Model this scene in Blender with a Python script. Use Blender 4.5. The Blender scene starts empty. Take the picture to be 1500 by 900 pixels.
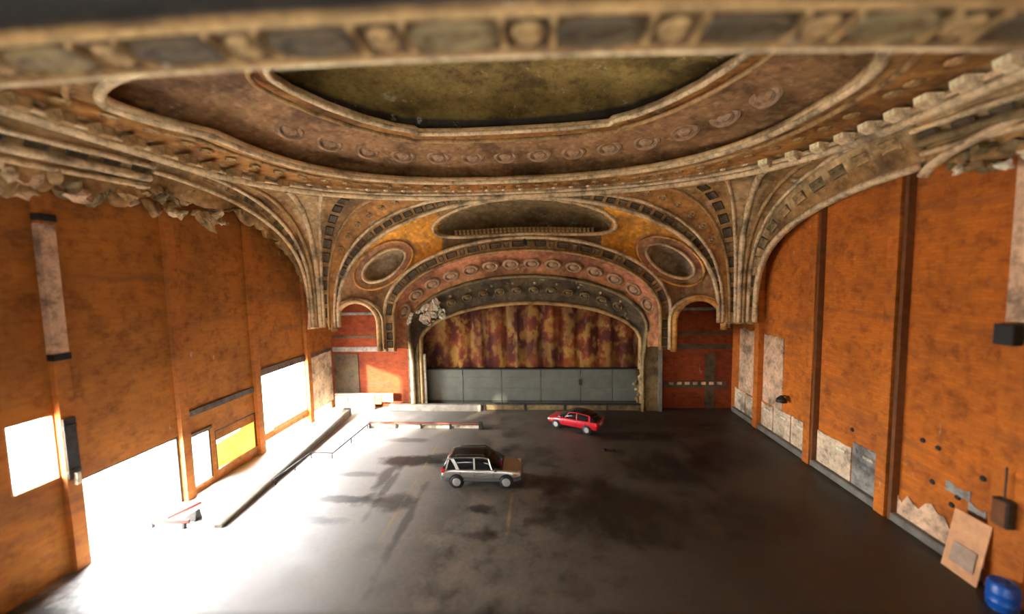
import bpy, bmesh, math, random
import numpy as np
from mathutils import Vector, Matrix, noise as mnoise
random.seed(7)
PI = math.pi
scene = bpy.context.scene
COL = scene.collection

# ------------------------------------------------------------------ camera
CAM = Vector((1.424, 0.0, 12.0))
F_PX = 543.435
PITCH, YAW, ROLL = math.radians(4.30876), math.radians(4.17856), math.radians(-1.20024)
cd = bpy.data.cameras.new('camera'); cam = bpy.data.objects.new('camera', cd); COL.objects.link(cam)
fwd = Vector((-math.sin(YAW)*math.cos(PITCH), math.cos(YAW)*math.cos(PITCH), -math.sin(PITCH)))
rt = Vector((math.cos(YAW), math.sin(YAW), 0)); up = rt.cross(fwd)
r2 = rt*math.cos(ROLL) + up*math.sin(ROLL); u2 = up*math.cos(ROLL) - rt*math.sin(ROLL)
M = Matrix(((r2.x, u2.x, -fwd.x, CAM.x), (r2.y, u2.y, -fwd.y, CAM.y), (r2.z, u2.z, -fwd.z, CAM.z), (0, 0, 0, 1)))
cam.matrix_world = M
cd.sensor_fit = 'HORIZONTAL'; cd.sensor_width = 72.0
cd.lens = F_PX/1500*72.0
cd.clip_start = 0.05; cd.clip_end = 500
cd.dof.use_dof = True; cd.dof.focus_distance = 25.0; cd.dof.aperture_fstop = 0.115
scene.camera = cam

# ------------------------------------------------------------------ daylight
SKY = 52.0
world = bpy.data.worlds.new('sky'); scene.world = world; world.use_nodes = True
bg = world.node_tree.nodes['Background']
bg.inputs['Color'].default_value = (0.97, 0.985, 1.0, 1); bg.inputs['Strength'].default_value = SKY
def portal(loc, rot, sx, sy):
    l = bpy.data.lights.new('daylight_portal', 'AREA'); l.shape = 'RECTANGLE'; l.size = sx; l.size_y = sy
    l.cycles.is_portal = True
    o = bpy.data.objects.new('daylight_portal', l); o.location = loc; o.rotation_euler = rot; COL.objects.link(o)
sl = bpy.data.lights.new('sun', 'SUN'); sl.energy = 20; sl.angle = math.radians(2.5); sl.color = (1, .9, .74)
so_ = bpy.data.objects.new('sun', sl); COL.objects.link(so_)
so_.rotation_euler = Vector((.585, .78, -.215)).to_track_quat('-Z', 'Y').to_euler()
vs = scene.view_settings
vs.view_transform = 'Standard'; vs.look = 'None'; vs.gamma = 1.0; vs.use_curve_mapping = False
vs.exposure = 0.62
scene.cycles.max_bounces = 10; scene.cycles.diffuse_bounces = 8; scene.cycles.glossy_bounces = 4
scene.cycles.use_denoising = True
scene.cycles.sample_clamp_indirect = 30.0

# ------------------------------------------------------------------ helpers
def link(o, parent=None):
    COL.objects.link(o)
    if parent: o.parent = parent
    return o
def mesh(name, verts, faces, mat=None, parent=None, smooth=False, col=None, mats=None, fmat=None):
    me = bpy.data.meshes.new(name); me.from_pydata([tuple(map(float, v)) for v in verts], [], [tuple(map(int, f)) for f in faces])
    if mats:
        for m in mats: me.materials.append(m)
    elif mat: me.materials.append(mat)
    if fmat is not None: me.polygons.foreach_set('material_index', np.array(fmat, dtype=np.int32))
    if smooth: me.polygons.foreach_set('use_smooth', [True]*len(me.polygons))
    if col is not None:
        a = me.color_attributes.new('Col', 'FLOAT_COLOR', 'POINT')
        c = np.ones((len(verts), 4), np.float32); c[:, :3] = np.asarray(col)[:, :3]
        a.data.foreach_set('color', c.ravel())
    me.update()
    return link(bpy.data.objects.new(name, me), parent)
def empty(name, loc=(0, 0, 0), rz=0, parent=None):
    o = bpy.data.objects.new(name, None); o.location = loc; o.rotation_euler = (0, 0, rz); o.empty_display_size = .3
    return link(o, parent)
def tag(o, label=None, cat=None, group=None, kind=None):
    if label: o['label'] = label
    if cat: o['category'] = cat
    if group: o['group'] = group
    if kind: o['kind'] = kind
    return o
class MB:
    def __init__(s): s.v = []; s.f = []
    def add(s, v, f):
        n = len(s.v); s.v += [tuple(p) for p in v]; s.f += [tuple(i+n for i in q) for q in f]; return s
    def box(s, x0, x1, y0, y1, z0, z1, bev=0):
        v = [(x, y, z) for z in (z0, z1) for y in (y0, y1) for x in (x0, x1)]
        f = [(0, 2, 3, 1), (4, 5, 7, 6), (0, 1, 5, 4), (2, 6, 7, 3), (0, 4, 6, 2), (1, 3, 7, 5)]
        return s.add(v, f)
    def obox(s, c, ax, ay, az):
        c = Vector(c); ax = Vector(ax); ay = Vector(ay); az = Vector(az)
        v = [c+ax*i+ay*j+az*k for k in (-1, 1) for j in (-1, 1) for i in (-1, 1)]
        f = [(0, 2, 3, 1), (4, 5, 7, 6), (0, 1, 5, 4), (2, 6, 7, 3), (0, 4, 6, 2), (1, 3, 7, 5)]
        return s.add(v, f)
    def bar(s, a, b, w, h=None):
        a = Vector(a); b = Vector(b); h = h or w; t = (b-a); L = t.length; t.normalize()
        r = t.cross(Vector((0, 0, 1)))
        if r.length < 1e-4: r = Vector((1, 0, 0))
        r.normalize(); u = r.cross(t)
        return s.obox((a+b)/2, r*w/2, t*L/2, u*h/2)
    def tube(s, pts, r, n=8, closed=False, cap=True):
        pts = [Vector(p) for p in pts]; N = len(pts); base = len(s.v)
        for i, p in enumerate(pts):
            a = pts[i-1] if (i or closed) else p; b = pts[(i+1) % N] if (i < N-1 or closed) else p
            t = (b-a).normalized(); q = t.cross(Vector((0, 0, 1)))
            if q.length < 1e-3: q = Vector((1, 0, 0))
            q.normalize(); w = t.cross(q)
            rr = r[i] if hasattr(r, '__len__') else r
            s.v += [tuple(p+(q*math.cos(2*PI*k/n)+w*math.sin(2*PI*k/n))*rr) for k in range(n)]
        for i in range(N if closed else N-1):
            for k in range(n):
                a = base+i*n+k; b = base+i*n+(k+1) % n; j = (i+1) % N
                s.f.append((a, b, base+j*n+(k+1) % n, base+j*n+k))
        if cap and not closed:
            s.f.append(tuple(base+k for k in range(n))[::-1]); s.f.append(tuple(base+(N-1)*n+k for k in range(n)))
        return s
    def lathe(s, prof, n=20, axis='z', c=(0, 0, 0)):
        base = len(s.v); c = Vector(c)
        for r, h in prof:
            for k in range(n):
                a = 2*PI*k/n; p = (r*math.cos(a), r*math.sin(a), h)
                if axis == 'y': p = (p[0], p[2], p[1])
                if axis == 'x': p = (p[2], p[0], p[1])
                s.v.append(tuple(c+Vector(p)))
        for i in range(len(prof)-1):
            for k in range(n):
                s.f.append((base+i*n+k, base+i*n+(k+1) % n, base+(i+1)*n+(k+1) % n, base+(i+1)*n+k))
        s.f.append(tuple(base+k for k in range(n))); s.f.append(tuple(base+(len(prof)-1)*n+k for k in range(n)))
        return s
    def build(s, name, mat, parent=None, smooth=False): return mesh(name, s.v, s.f, mat, parent, smooth)
def bevel(o, w=.03, seg=1):
    m = o.modifiers.new('bevel', 'BEVEL'); m.width = w; m.segments = seg; m.limit_method = 'ANGLE'; return o
def solid(o, th, toward):
    me = o.data; acc = 0; T = Vector(toward)
    for p in me.polygons: acc += p.area*p.normal.dot((T-p.center).normalized())
    if acc < 0: me.flip_normals()
    m = o.modifiers.new('thick', 'SOLIDIFY'); m.thickness = th; m.offset = -1; return o
def grid_faces(nu, nv, wrap=False):
    f = []
    for i in range(nu if wrap else nu-1):
        for j in range(nv-1):
            a = i*nv+j; b = ((i+1) % nu)*nv+j
            f.append((a, b, b+1, a+1))
    return f
def nz(x, y, z, s=1.0, o=0.0): return mnoise.noise(Vector((x*s+o, y*s-o, z*s+o*.7)))

# ------------------------------------------------------------------ materials
def newmat(name):
    m = bpy.data.materials.new(name); m.use_nodes = True; nt = m.node_tree
    return m, nt, nt.nodes['Principled BSDF']
def N(nt, t, **kw):
    n = nt.nodes.new(t)
    for k, v in kw.items():
        if k in n.inputs: n.inputs[k].default_value = v
        else: setattr(n, k, v)
    return n
def ramp(nt, src, stops, interp='LINEAR'):
    r = nt.nodes.new('ShaderNodeValToRGB'); r.color_ramp.interpolation = interp
    e = r.color_ramp.elements
    while len(e) < len(stops): e.new(.5)
    for q, (p, c) in zip(e, stops): q.position = p; q.color = (*c, 1) if len(c) == 3 else c
    nt.links.new(src, r.inputs[0]); return r
def mix(nt, a, b, fac, mode='MIX'):
    m = nt.nodes.new('ShaderNodeMix'); m.data_type = 'RGBA'; m.blend_type = mode
    for sock, v in ((m.inputs[6], a), (m.inputs[7], b), (m.inputs[0], fac)):
        if isinstance(v, (int, float)): sock.default_value = v
        elif isinstance(v, tuple): sock.default_value = (*v, 1) if len(v) == 3 else v
        else: nt.links.new(v, sock)
    return m.outputs[2]
def coords(nt, scale=(1, 1, 1), rot=(0, 0, 0), loc=(0, 0, 0)):
    tc = nt.nodes.new('ShaderNodeTexCoord'); mp = nt.nodes.new('ShaderNodeMapping')
    mp.inputs['Scale'].default_value = scale; mp.inputs['Rotation'].default_value = rot; mp.inputs['Location'].default_value = loc
    nt.links.new(tc.outputs['Object'], mp.inputs[0]); return mp.outputs[0]
def noise_(nt, vec, scale, detail=5, rough=.6):
    n = N(nt, 'ShaderNodeTexNoise'); n.inputs['Scale'].default_value = scale; n.inputs['Detail'].default_value = detail; n.inputs['Roughness'].default_value = rough
    nt.links.new(vec, n.inputs['Vector']); return n.outputs['Fac']
def bump(nt, bsdf, h, strength=.5, dist=.05, nrm=None):
    b = N(nt, 'ShaderNodeBump'); b.inputs['Strength'].default_value = strength; b.inputs['Distance'].default_value = dist
    nt.links.new(h, b.inputs['Height'])
    if nrm: nt.links.new(nrm, b.inputs['Normal'])
    nt.links.new(b.outputs[0], bsdf.inputs['Normal']); return b.outputs[0]
def simple(name, c, rough=.6, metal=0, var=.25, nscale=3.0, bmp=.2, **kw):
    m, nt, b = newmat(name); v = coords(nt); n = noise_(nt, v, nscale)
    c = np.array(c)
    r = ramp(nt, n, [(.3, tuple(c*(1-var))), (.7, tuple(np.minimum(c*(1+var), 1)))])
    nt.links.new(r.outputs[0], b.inputs['Base Color'])
    b.inputs['Roughness'].default_value = rough; b.inputs['Metallic'].default_value = metal
    for k, val in kw.items(): b.inputs[k].default_value = val
    if bmp: bump(nt, b, n, bmp, .02)
    return m

def mat_plaster(name='aged_painted_plaster', stain=1.0, orn=1.0):
    m, nt, b = newmat(name); v = coords(nt)
    at = N(nt, 'ShaderNodeVertexColor'); at.layer_name = 'Col'; base = at.outputs[0]
    n1 = noise_(nt, v, .35, 8, .65); n2 = noise_(nt, v, 2.2, 8, .7); n3 = noise_(nt, v, .9, 6, .6)
    dirt = ramp(nt, n1, [(.38, (.22, .17, .09)), (.50, (.8, .74, .60)), (.62, (1.18, 1.12, 1.02))])
    c = mix(nt, base, dirt.outputs[0], .8*stain, 'MULTIPLY')
    fine = ramp(nt, n2, [(.33, (.38, .30, .2)), (.48, (.95, .9, .82)), (.6, (1.1, 1.07, 1.02))])
    c = mix(nt, c, fine.outputs[0], .75*stain, 'MULTIPLY')
    # flaked paint showing chalk
    fl = ramp(nt, n3, [(.62, (0, 0, 0)), (.67, (1, 1, 1))])
    fl2 = ramp(nt, n2, [(.5, (0, 0, 0)), (.58, (1, 1, 1))])
    k = N(nt, 'ShaderNodeMath', operation='MULTIPLY'); nt.links.new(fl.outputs[0], k.inputs[0]); nt.links.new(fl2.outputs[0], k.inputs[1])
    k2 = N(nt, 'ShaderNodeMath', operation='MULTIPLY'); nt.links.new(k.outputs[0], k2.inputs[0]); k2.inputs[1].default_value = .75
    c = mix(nt, c, (.62, .53, .42), k2.outputs[0])
    vo = N(nt, 'ShaderNodeTexVoronoi'); vo.inputs['Scale'].default_value = 2.6; vo.feature = 'SMOOTH_F1'
    nt.links.new(v, vo.inputs['Vector'])
    og = ramp(nt, vo.outputs['Distance'], [(.12, (1, 1, 1)), (.42, (.45, .38, .28))])
    c = mix(nt, c, og.outputs[0], .5*orn, 'MULTIPLY')
    nt.links.new(c, b.inputs['Base Color']); b.inputs['Roughness'].default_value = .75
    b1 = bump(nt, b, vo.outputs['Distance'], .6*orn, .12)
    bump(nt, b, n2, .5, .06, b1)
    return m
PLASTER = mat_plaster()
PLAIN = mat_plaster('smooth_aged_plaster', 1.0, 0.12)

def solid_plaster(name, c, orn=.5):
    m, nt, b = newmat(name); v = coords(nt)
    n1 = noise_(nt, v, .8, 8, .65); n2 = noise_(nt, v, 4, 6, .7); c = np.array(c)
    r = ramp(nt, n1, [(.36, tuple(c*.36)), (.48, tuple(c*.9)), (.62, tuple(np.minimum(c*1.2, .92)))])
    f = ramp(nt, n2, [(.36, (.5, .42, .3)), (.52, (1, 1, 1))])
    cc = mix(nt, r.outputs[0], f.outputs[0], .7, 'MULTIPLY')
    nt.links.new(cc, b.inputs['Base Color']); b.inputs['Roughness'].default_value = .7
    bump(nt, b, n2, .5*orn, .05); return m
CREAM = solid_plaster('cream_plaster_moulding', (.74, .57, .32))
TAN = solid_plaster('tan_plaster_moulding', (.46, .29, .11))
GOLD = solid_plaster('golden_plaster', (.70, .36, .08))
ROSEP = solid_plaster('rose_plaster', (.48, .30, .16))
DARK = solid_plaster('sooty_plaster_panel', (.10, .068, .028))
OLIVE = solid_plaster('olive_sooty_plaster', (.24, .17, .068))
CHALK = solid_plaster('exposed_white_plaster', (.95, .85, .63))

def mat_brick(name, c1, c2, mortar, axis='x', stains=True, scale=1.0):
    m, nt, b = newmat(name)
    tc = nt.nodes.new('ShaderNodeTexCoord'); sp = nt.nodes.new('ShaderNodeSeparateXYZ'); cb = nt.nodes.new('ShaderNodeCombineXYZ')
    nt.links.new(tc.outputs['Object'], sp.inputs[0])
    nt.links.new(sp.outputs[1 if axis == 'x' else 0], cb.inputs[0]); nt.links.new(sp.outputs[2], cb.inputs[1])
    br = N(nt, 'ShaderNodeTexBrick'); nt.links.new(cb.outputs[0], br.inputs['Vector'])
    br.inputs['Scale'].default_value = 1.0; br.inputs['Brick Width'].default_value = .44*scale; br.inputs['Row Height'].default_value = .15*scale
    br.inputs['Mortar Size'].default_value = .012; br.inputs['Bias'].default_value = 0.0
    br.inputs['Color1'].default_value = (*c1, 1); br.inputs['Color2'].default_value = (*c2, 1); br.inputs['Mortar'].default_value = (*mortar, 1)
    v = tc.outputs['Object']
    n1 = noise_(nt, v, .28, 7, .65); n2 = noise_(nt, v, 1.6, 8, .7)
    r1 = ramp(nt, n1, [(.3, (.55, .5, .45)), (.5, (.95, .95, .95)), (.7, (1.2, 1.15, 1.05))])
    c = mix(nt, br.outputs[0], r1.outputs[0], .85, 'MULTIPLY')
    r2 = ramp(nt, n2, [(.34, (.45, .4, .35)), (.5, (1, 1, 1)), (.7, (1.12, 1.1, 1.05))])
    c = mix(nt, c, r2.outputs[0], .7, 'MULTIPLY')
    # pale droppings and plaster specks, running downwards
    mp = nt.nodes.new('ShaderNodeMapping'); mp.inputs['Scale'].default_value = (1.6, 1.6, .45); nt.links.new(v, mp.inputs[0])
    n3 = noise_(nt, mp.outputs[0], 1.5, 4, .55)
    r3 = ramp(nt, n3, [(.71, (0, 0, 0)), (.75, (.55, .55, .55))])
    c = mix(nt, c, (.62, .5, .38), r3.outputs[0])
    # grey soot courses
    mp2 = nt.nodes.new('ShaderNodeMapping'); mp2.inputs['Scale'].default_value = (.12, .12, 1.1); nt.links.new(v, mp2.inputs[0])
    n4 = noise_(nt, mp2.outputs[0], 1.0, 5, .6)
    r4 = ramp(nt, n4, [(.57, (0, 0, 0)), (.68, (.5, .5, .5))])
    c = mix(nt, c, tuple(np.array(c1)*.35+.02), r4.outputs[0])
    nt.links.new(c, b.inputs['Base Color']); b.inputs['Roughness'].default_value = .85
    b1 = bump(nt, b, br.outputs['Fac'], -.4, .03); bump(nt, b, n2, .35, .05, b1)
    return m
BRICK_R = mat_brick('orange_brick_right', (.66, .175, .006), (.54, .135, .005), (.46, .14, .02))
BRICK_L = mat_brick('orange_brick_left', (.50, .165, .012), (.41, .13, .010), (.40, .17, .04))
BRICK_B = mat_brick('red_brick_back', (.33, .052, .003), (.24, .035, .002), (.15, .035, .006), axis='y')
PILR = mat_brick('orange_brick_pier_right', (.66, .185, .010), (.56, .145, .008), (.48, .15, .025))
PILL = mat_brick('orange_brick_pier_left', (.54, .175, .018), (.46, .14, .014), (.42, .17, .045))

def mat_floor():
    m, nt, b = newmat('oil_stained_concrete'); v = coords(nt)
    n1 = noise_(nt, v, .12, 8, .6); n2 = noise_(nt, v, .7, 8, .65); n3 = noise_(nt, v, 5, 6, .7)
    base = ramp(nt, n1, [(.3, (.10, .084, .064)), (.5, (.17, .15, .12)), (.7, (.23, .21, .17))])
    c = mix(nt, base.outputs[0], ramp(nt, n2, [(.34, (.28, .26, .24)), (.48, (.95, .95, .95)), (.64, (1.4, 1.38, 1.33))]).outputs[0], .85, 'MULTIPLY')
    c = mix(nt, c, ramp(nt, n3, [(.35, (.7, .68, .65)), (.6, (1.1, 1.1, 1.1))]).outputs[0], .6, 'MULTIPLY')
    # right half of the hall darkened, the daylight's falloff put into the colour
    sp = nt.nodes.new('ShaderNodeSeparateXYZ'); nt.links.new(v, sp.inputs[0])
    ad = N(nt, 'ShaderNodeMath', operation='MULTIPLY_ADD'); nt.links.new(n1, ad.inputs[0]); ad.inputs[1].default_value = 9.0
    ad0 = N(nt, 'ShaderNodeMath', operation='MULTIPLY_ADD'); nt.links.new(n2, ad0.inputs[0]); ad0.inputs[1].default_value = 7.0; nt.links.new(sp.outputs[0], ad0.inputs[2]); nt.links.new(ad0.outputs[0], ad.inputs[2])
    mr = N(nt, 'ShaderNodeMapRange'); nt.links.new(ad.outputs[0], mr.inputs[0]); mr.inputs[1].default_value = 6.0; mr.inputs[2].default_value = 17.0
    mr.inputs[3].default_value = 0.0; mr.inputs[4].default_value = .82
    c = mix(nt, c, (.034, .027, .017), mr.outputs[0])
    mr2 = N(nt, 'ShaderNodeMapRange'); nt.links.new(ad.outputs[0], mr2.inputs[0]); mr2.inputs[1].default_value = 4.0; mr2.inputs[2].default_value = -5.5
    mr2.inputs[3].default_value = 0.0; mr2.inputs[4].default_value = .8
    c = mix(nt, c, (.60, .60, .585), mr2.outputs[0])  # left half paled towards white, the daylight's spill put into the colour
    # oil and water stains, one dark patch right of the hatchback: (x, y, half length x, half length y, strength)
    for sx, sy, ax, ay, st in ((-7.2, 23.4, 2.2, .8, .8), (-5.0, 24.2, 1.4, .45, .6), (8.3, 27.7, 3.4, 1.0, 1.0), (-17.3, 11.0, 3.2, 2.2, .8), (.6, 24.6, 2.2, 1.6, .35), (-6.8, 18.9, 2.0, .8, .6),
                               (-1.9, 18.5, .9, .45, .7), (-1.6, 16.4, .9, .35, .55), (5.0, 18.5, 4.0, 2.5, .6), (9.5, 23.0, 3.5, 2.0, .65), (14, 25, 3.0, 2.4, .7),
                               (2.4, 21.0, 3.0, 1.0, .6), (-8.2, 21.4, .5, 1.6, .6), (12, 18.5, 3, 2, .55), (15, 29.6, 2.5, 1.0, .5), (-9.5, 19.0, 2.4, .35, .6), (-7.6, 20.5, .28, 3.2, .5), (-10.6, 17.2, 2.2, .4, .5), (-5.4, 17.5, .25, 3.6, .45), (-8.8, 26.6, 1.8, .4, .45), (-10.0, 21.6, 1.4, .3, .4)):
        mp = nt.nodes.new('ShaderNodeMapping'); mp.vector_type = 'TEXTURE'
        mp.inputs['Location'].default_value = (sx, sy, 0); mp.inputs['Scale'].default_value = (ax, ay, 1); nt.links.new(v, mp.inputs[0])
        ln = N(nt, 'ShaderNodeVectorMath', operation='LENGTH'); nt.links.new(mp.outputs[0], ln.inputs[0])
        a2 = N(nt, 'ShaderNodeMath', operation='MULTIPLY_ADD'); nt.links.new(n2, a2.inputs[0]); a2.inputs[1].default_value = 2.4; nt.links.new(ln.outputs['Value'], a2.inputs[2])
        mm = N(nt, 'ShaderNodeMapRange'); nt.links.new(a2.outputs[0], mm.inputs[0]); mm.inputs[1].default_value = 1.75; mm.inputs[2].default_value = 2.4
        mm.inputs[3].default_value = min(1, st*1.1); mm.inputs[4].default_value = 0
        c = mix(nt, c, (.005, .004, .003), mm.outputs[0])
    # worn yellow bay lines
    for lx, y0, y1, w in ((-6.15, 14, 29, .07), (-.25, 16.5, 20, .08), (-13.0, 15, 24, .06)):
        s1 = N(nt, 'ShaderNodeMath', operation='SUBTRACT'); nt.links.new(sp.outputs[0], s1.inputs[0]); s1.inputs[1].default_value = lx
        s2 = N(nt, 'ShaderNodeMath', operation='ABSOLUTE'); nt.links.new(s1.outputs[0], s2.inputs[0])
        s3 = N(nt, 'ShaderNodeMath', operation='LESS_THAN'); nt.links.new(s2.outputs[0], s3.inputs[0]); s3.inputs[1].default_value = w
        g1 = N(nt, 'ShaderNodeMath', operation='GREATER_THAN'); nt.links.new(sp.outputs[1], g1.inputs[0]); g1.inputs[1].default_value = y0
        g2 = N(nt, 'ShaderNodeMath', operation='LESS_THAN'); nt.links.new(sp.outputs[1], g2.inputs[0]); g2.inputs[1].default_value = y1
        q = s3
        for g in (g1, g2):
            t = N(nt, 'ShaderNodeMath', operation='MULTIPLY'); nt.links.new(q.outputs[0], t.inputs[0]); nt.links.new(g.outputs[0], t.inputs[1]); q = t
        wr = ramp(nt, n2, [(.42, (0, 0, 0)), (.6, (.55, .55, .55))])
        t = N(nt, 'ShaderNodeMath', operation='MULTIPLY'); nt.links.new(q.outputs[0], t.inputs[0]); nt.links.new(wr.outputs[0], t.inputs[1])
        c = mix(nt, c, (.42, .28, .08), t.outputs[0])
    nt.links.new(c, b.inputs['Base Color'])
    rr = ramp(nt, n2, [(.35, (.38, .38, .38)), (.6, (.62, .62, .62))]); nt.links.new(rr.outputs[0], b.inputs['Roughness'])
    bump(nt, b, n3, .15, .02); return m
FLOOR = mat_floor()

def mat_curtain():
    m, nt, b = newmat('peeling_fire_curtain'); v = coords(nt, (1, 1, .75))
    n0 = noise_(nt, v, .55, 3, .5); n1 = noise_(nt, v, 1.1, 7, .62); n2 = noise_(nt, v, .3, 4, .5)
    mp = nt.nodes.new('ShaderNodeMapping'); mp.inputs['Scale'].default_value = (1.6, 1, .28); nt.links.new(v, mp.inputs[0]); n3 = noise_(nt, mp.outputs[0], 1.0, 5, .6)
    r0 = ramp(nt, n0, [(.4, (.09, .012, .004)), (.52, (.21, .042, .006)), (.62, (.26, .095, .010))])
    r1 = ramp(nt, n1, [(.49, (0, 0, 0)), (.57, (.9, .9, .9))]); c = mix(nt, r0.outputs[0], (.33, .19, .035), r1.outputs[0])
    r3 = ramp(nt, n3, [(.60, (0, 0, 0)), (.68, (.8, .8, .8))]); c = mix(nt, c, (.46, .32, .17), r3.outputs[0])
    c = mix(nt, c, ramp(nt, n2, [(.38, (.45, .34, .28)), (.6, (1.15, 1.1, 1))]).outputs[0], .85, 'MULTIPLY')
    nt.links.new(c, b.inputs['Base Color']); b.inputs['Roughness'].default_value = .8
    bump(nt, b, n1, .4, .05); return m
CURTAIN = mat_curtain()
CONC = simple('pale_concrete', (.42, .37, .30), .8, var=.3, nscale=1.5)
CONC_P = simple('tan_concrete', (.15, .125, .085), .8, var=.3, nscale=1.5)
REDPAINTED = simple('faded_red_painted_timber', (.22, .028, .012), .6, var=.25)
CONC_D = simple('grey_concrete', (.20, .18, .145), .8, var=.35, nscale=1.2)
PAVE = simple('outside_pavement', (.55, .53, .5), .9, var=.1, nscale=.4)
PATCH = solid_plaster('pale_pinkish_render', (.76, .50, .31))
PATCHW = solid_plaster('whitish_render', (.78, .60, .40))
GREYP = solid_plaster('grey_render', (.33, .31, .27))
STEEL = simple('dark_weathered_steel', (.05, .045, .04), .5, .4, var=.4)
GREYSTEEL = simple('grey_green_steel_sheet', (.13, .135, .105), .5, .1, var=.18, nscale=1.0)
REDRUST = simple('red_rusty_rail', (.30, .09, .045), .6, .2, var=.3)
WOOD = simple('plywood', (.72, .36, .16), .65, var=.18, nscale=2.0)
RUST_SHADE = simple('rust_and_shade_brown', (.17, .055, .010), .7, var=.3)
LIT_BRACKET = solid_plaster('lit_bracket_plaster', (.95, .74, .42), .2)  # right brackets paler than left: light on their fronts put into colour
SOOT = solid_plaster('sooty_lintel', (.13, .10, .075))
TIMBER = simple('orange_timber', (.5, .2, .06), .7, var=.3)
STAINW = simple('stained_plywood', (.42, .29, .2), .7, var=.2)
BLUE = simple('blue_plastic', (.006, .09, .42), .35, var=.15)
BLACK = simple('black_rubber', (.012, .012, .012), .6, var=.2)
BROWNB = simple('dark_brown_beam', (.028, .022, .012), .85, var=.4, nscale=1.0)
SHADEC = simple('olive_painted_ceiling', (.16, .125, .05), .85, var=.35, nscale=.5)
ROOFM = simple('black_roof_void', (.02, .018, .014), .9, var=.3)
def mat_yellow():
    m, nt, b = newmat('yellow_translucent_sheet'); v = coords(nt); n = noise_(nt, v, 1.2)
    r = ramp(nt, n, [(.3, (.75, .34, .03)), (.7, (.82, .5, .09))]); nt.links.new(r.outputs[0], b.inputs['Base Color'])
    tr = N(nt, 'ShaderNodeBsdfTranslucent'); nt.links.new(r.outputs[0], tr.inputs[0])
    mx = N(nt, 'ShaderNodeMixShader'); mx.inputs[0].default_value = .05
    nt.links.new(b.outputs[0], mx.inputs[1]); nt.links.new(tr.outputs[0], mx.inputs[2])
    nt.links.new(mx.outputs[0], nt.nodes['Material Output'].inputs[0]); b.inputs['Roughness'].default_value = .6
    return m
YELLOW = mat_yellow()
def paint(name, c, metal=.3, rough=.3):
    m, nt, b = newmat(name); v = coords(nt); n = noise_(nt, v, 30, 2)
    c = np.array(c); r = ramp(nt, n, [(.3, tuple(c*.93)), (.7, tuple(np.minimum(c*1.05, 1)))]); nt.links.new(r.outputs[0], b.inputs['Base Color'])
    b.inputs['Metallic'].default_value = metal; b.inputs['Roughness'].default_value = rough; b.inputs['Coat Weight'].default_value = .7; b.inputs['Coat Roughness'].default_value = .08
    return m
SILVER = paint('silver_car_paint', (.56, .53, .48), .88, .3)
REDPAINT = paint('red_car_paint', (.55, .008, .018), .1, .3)
CLAD = simple('grey_plastic_cladding', (.10, .10, .095), .55, var=.1)
CARGLASS = simple('dark_car_glass', (.012, .013, .014), .08, var=.1, bmp=0)
CHROME = simple('bright_wheel_alloy', (.5, .485, .45), .4, .35, var=.08)
LAMPRED = simple('red_lamp_lens', (.75, .03, .02), .2, var=.1, bmp=0)
LAMPWHITE = simple('clear_lamp_lens', (.75, .72, .66), .15, var=.1, bmp=0)
LAMPAMBER = simple('amber_lamp_lens', (.75, .22, .04), .2, var=.1, bmp=0)

# ------------------------------------------------------------------ room shell
XL, XR, YB, YF, ZT = -18.5, 18.5, 33.9, -10.0, 24.5
def rect_wall(name, mat, axis, pos, thick, u0, u1, v0, v1, holes, parent=None):
    """wall in plane axis=pos, thick outwards (sign); u horizontal, v = z; rectangular holes (u0,u1,v0,v1)."""
    us = sorted({u0, u1, *[h[0] for h in holes], *[h[1] for h in holes]}); vs_ = sorted({v0, v1, *[h[2] for h in holes], *[h[3] for h in holes]})
    nu, nv = len(us)-1, len(vs_)-1
    solid = [[not any(h[0] <= (us[i]+us[i+1])/2 <= h[1] and h[2] <= (vs_[j]+vs_[j+1])/2 <= h[3] for h in holes) for j in range(nv)] for i in range(nu)]
    verts, faces, idx = [], [], {}
    def V(i, j, k):
        if (i, j, k) not in idx:
            p = pos+(thick if k else 0); idx[(i, j, k)] = len(verts)
            verts.append((p, us[i], vs_[j]) if axis == 'x' else (us[i], p, vs_[j]))
        return idx[(i, j, k)]
    for i in range(nu):
        for j in range(nv):
            if not solid[i][j]: continue
            for k in (0, 1): faces.append((V(i, j, k), V(i+1, j, k), V(i+1, j+1, k), V(i, j+1, k)))
            for di, dj, a, b in ((-1, 0, (i, j), (i, j+1)), (1, 0, (i+1, j), (i+1, j+1)), (0, -1, (i, j), (i+1, j)), (0, 1, (i, j+1), (i+1, j+1))):
                ii, jj = i+di, j+dj
                if 0 <= ii < nu and 0 <= jj < nv and solid[ii][jj]: continue
                faces.append((V(*a, 0), V(*b, 0), V(*b, 1), V(*a, 1)))
    o = mesh(name, verts, faces, mat, parent); o['kind'] = 'structure'
    bm = bmesh.new(); bm.from_mesh(o.data); bmesh.ops.recalc_face_normals(bm, faces=bm.faces); bm.to_mesh(o.data); bm.free()
    return o
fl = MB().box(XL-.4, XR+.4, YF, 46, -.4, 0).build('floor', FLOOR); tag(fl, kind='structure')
nb = MB().box(-60, 60, -40, -22, -.6, 13).build('added_sun_block', PAVE); tag(nb, kind='structure')  # unseen block added behind the camera to stop sun and bounce skylight
lg = MB().obox((0, 0, 0), (14, 0, 0), (0, 2.4, 0), (0, 0, .15)).build('trim_1', BROWNB); tag(lg, kind='structure'); lg.location = (1.2, 1.6, 7.95); lg.rotation_euler = (0, math.radians(1.3), math.radians(4.2))
pv = MB().box(-70, XL-.4, -30, 70, -.6, -.25).build('pavement', PAVE); tag(pv, 'pale sunlit pavement outside the left wall openings', 'pavement', kind='structure')

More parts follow.
